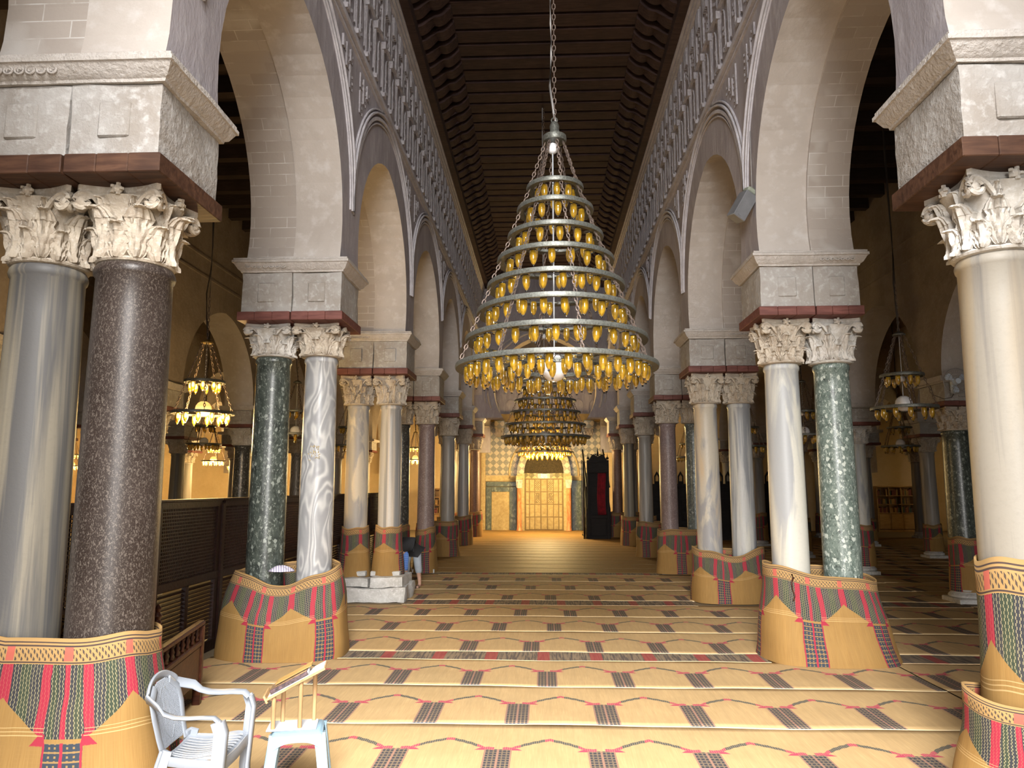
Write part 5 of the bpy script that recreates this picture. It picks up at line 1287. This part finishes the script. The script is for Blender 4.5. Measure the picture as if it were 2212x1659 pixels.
skinned('shirt_sleeve', [(-.04, -.27, .76, .08), (-.015, -.30, .62, .068), (-.02, -.30, .46, .06), (-.01, -.29, .36, .055)], [(0, 1), (1, 2), (2, 3)], M['shirt'], pn)
skinned('shirt_sleeve', [(-.27, -.28, .73, .08), (-.31, -.33, .58, .066), (-.32, -.34, .44, .058), (-.30, -.33, .34, .053)], [(0, 1), (1, 2), (2, 3)], M['shirt'], pn)
mb = MB(); mb.sphere((-.245, -.405, .53), .105, 14, 0, 1.15); mb.build('hair', M['hair'], pn, True)
for (x, y) in ((.19, -.01), (-.085, .11)):
    mb = MB(); mb.loft([[(x+.045*cos(a)*(1.1 if sin(a) < 0 else .85), y+.13*sin(a), z) for a in [2*pi*i/20 for i in range(20)]] for z in (.0, .018)], True, 0, None, True); mb.strap([(x-.045, y-.05, .02), (x-.02, y-.06, .065), (x+.02, y-.06, .065), (x+.045, y-.05, .02)], .03, .006, (0, 1, 0)); mb.build('sandal', M['sandal'], pn, True, angle=40)

# ---------------------------------------------------------------- wall fan, loudspeaker box, bookcases, cloths, cords
fn = empty('wall_fan', (7.16, YK[3]-.20, 3.82), 0, 'white round wall fan with three blades above the green aisle column', 'fan')
mb = MB()
for rr in (.05, .10, .15, .20, .225): mb.tube([(rr*cos(a), -.05+.05*(rr/.225)**2*1.0, rr*sin(a)) for a in [2*pi*i/32 for i in range(32)]], .0025 if rr < .22 else .008, 4, ref=(0, 1, 0), closed=True)
for i in range(30): a = 2*pi*i/30; mb.tube([(.05*cos(a), -.05, .05*sin(a)), (.15*cos(a), -.03, .15*sin(a)), (.225*cos(a), .0, .225*sin(a)), (.15*cos(a), .08, .15*sin(a))], .0018, 3)
mb.build('grille', M['cable'], fn, True)
for k in range(3):
    mb = MB(); a0 = k*2*pi/3+.5; pts = []
    for i in range(16): t = 2*pi*i/16; r = .115+.085*cos(t); a = a0+.55*sin(t)*(.6+.4*cos(t)); pts.append((r*cos(a), .02+.02*sin(t), r*sin(a)))
    mb.loft([pts, [(x, y+.006, z) for x, y, z in pts]], True, 0, None, True); mb.build('blade', M['fan'], fn, True, angle=40)
mb = MB(); Tf = Matrix.Rotation(R(90), 4, 'X'); mb.lathe([(.002, .062), (.045, .06), (.05, .05), (.05, -.02)], 20, 0, Tf); mb.build('hub', M['fan'], fn, True, angle=40)
mb = MB(); mb.lathe([(.06, -.02), (.065, -.10), (.05, -.13)], 16, 0, Tf); mb.box((-.03, .10, -.20), (.03, .17, .02), ch=.01); mb.build('motor_bracket', M['fan'], fn, True, angle=40)
mb = MB(); mb.tube([(0, .12, -.2), (-.05, .1, -.27), (-.2, .08, -.30), (-.33, .16, -.22), (-.36, .18, -.05)], .006, 5); mb.build('cord', M['darkcable'], fn, True)
sp = empty('loudspeaker', (2.52, 8.98, 5.52), 0, 'grey box loudspeaker tilted on the right arcade wall under a thin conduit', 'loudspeaker'); 
Ts = Matrix.Rotation(R(30), 4, 'Y') @ Matrix.Rotation(R(20), 4, 'Z')
mb = MB(); mb.box((-.09, -.09, -.24), (.09, .09, .12), 0, Ts, ch=.008); mb.box((-.04, -.095, -.215), (.01, -.088, -.20), 0, Ts); mb.build('cabinet', M['greybox'], sp, True, angle=35)
mb = MB(); mb.box((-.075, -.07, .12), (.085, .07, .20), 0, Ts, ch=.02); mb.tube([(.06, 0, .16), (.12, .02, .18)], .02, 8); mb.build('bracket', M['greenbox'], sp, True, angle=35)
mb = MB(); mb.tube([(.10, 0, .2), (.105, 0, .6), (.11, .0, .95)], .006, 5); mb.build('conduit', M['cable'], sp, True)
def bookcase(x, y, w_, h_, label, cols=3, rws=3):
    o = empty('bookcase', (x, y, 0), 0, label, 'bookcase', 'bookcases'); mb = MB(); d = .32
    for i in range(cols+1): xx = w_*i/cols; mb.box((xx-.02, 0, 0), (xx+.02, d, h_))
    for j in range(rws+1): z = h_*.42+(h_*.58)*j/rws; mb.box((0, 0, z-.02), (w_, d, z+.01))
    mb.box((0, d-.02, 0), (w_, d, h_)); mb.box((-.03, -.03, h_), (w_+.03, d, h_+.05), ch=.01); mb.box((0, 0, 0), (w_, d, .1)); mb.build('carcass', M['oak'], o)
    for i in range(cols): mb = MB(); mb.box((w_*i/cols+.03, -.015, .12), (w_*(i+1)/cols-.03, .01, h_*.42-.04), ch=.008); mb.sphere((w_*(i+.85)/cols, -.02, h_*.25), .012, 6); mb.build('door', M['oak'], o, True, angle=35)
    return o, cols, rws, w_, h_
bkm = [M['book'], M['goldbook'], plain('maroon_book_cover', (.12, .02, .02), .6), plain('green_book_cover', (.03, .07, .05), .6)]
for bc, wh in ((bookcase(15.05, 34.6, 1.6, 2.0, 'varnished bookcase with doors below open shelves at the right rear wall'), 'right rear bookcase'), (bookcase(-5.35, 34.5, 1.0, 1.9, 'narrow bookcase against the far wall beside the mauve column', 2, 3), 'far left bookcase')):
    o, cols, rws, w_, h_ = bc; rb = random.Random(4)
    for i in range(cols):
        for j in range(rws):
            x = w_*i/cols+.05; z = h_*.42+(h_*.58)*j/rws+.012
            while x < w_*(i+1)/cols-.10:
                bw = rb.uniform(.04, .07); bh = rb.uniform(.2, .28)
                if rb.random() < .8:
                    mb = MB(); mb.box((0, 0, 0), (bw-.004, .2, bh), ch=.003); q = mb.build('book', bkm[rb.randrange(4)], None, True, angle=35, loc=(o.location.x+x, o.location.y+.05, z))
                    tag(q, 'small dark book standing on the open shelves of the %s' % wh, 'book', 'books in the %s' % wh)
                x += bw
cl = MB(); cl.loft([[(-3.17+.16*cos(a)*r, 9.0+.12*sin(a)*r, 1.0+.06*(1-r*r)+.01*sin(a*5)) for a in [2*pi*i/20 for i in range(20)]] for r in (1, .9, .6, .3, .05)], True, 0, None, True)
m_ = Mat('striped_lilac_cloth', .9); X_, Y_, Z_ = m_.xyz(); m_.color(m_.mix(((X_+Y_*.4)/.03).frac() > .5, (.30, .27, .40), (.62, .58, .62)))
o = cl.build('striped_cloth', m_.m, None, True); tag(o, 'small lilac striped cloth stuffed behind the mat between green and blue-grey columns', 'cloth')
from mathutils.bvhtree import BVHTree
big_mat = [o for o in COL.objects if str(o.get('label', '')).startswith('big reed mat round the ivory')][0]
def surf_y(o, x, z):
    bt = BVHTree.FromPolygons([v.co for v in o.data.vertices], [tuple(p.vertices) for p in o.data.polygons]); l = o.location
    h = bt.ray_cast(Vector((x-l.x, -5, min(z, .93)-l.z)), Vector((0, 1, 0)))
    return h[0].y+l.y if h[0] else 8.9
cd_ = MB(); cd_.tube([(2.86+.012*sin(i*2), surf_y(big_mat, 2.86+.012*sin(i*2), z_)-.012, z_) for i, z_ in enumerate((1.0, .96, .90, .83, .76, .70))], lambda t: .012*(1-.4*t), 6)
o = cd_.build('tie_cord', M['bench'], None, True); tag(o, 'brown twisted cord hanging over the rim of the big right-hand mat', 'cord')
# carved medallion on the blue-grey column
md = MB(); rm = random.Random(2); cx_, cy_2, cz_ = -2.85, YK[2]+PD/2, 2.42; rr = .206
for i in range(26):
    a = -pi/2+rm.uniform(-.28, .35); z = cz_+rm.uniform(-.09, .09); da = rm.uniform(-.14, .14); dz = rm.uniform(-.03, .03)
    md.tube([(cx_+rr*cos(a+da*t), cy_2+rr*sin(a+da*t), z+dz*t+.012*sin(t*3)) for t in (0, .5, 1)], .005, 5)
o = md.build('carved_medallion', M['carved'], None, True); tag(o, 'small round carved inscription medallion on the blue-grey column shaft', 'inscription')
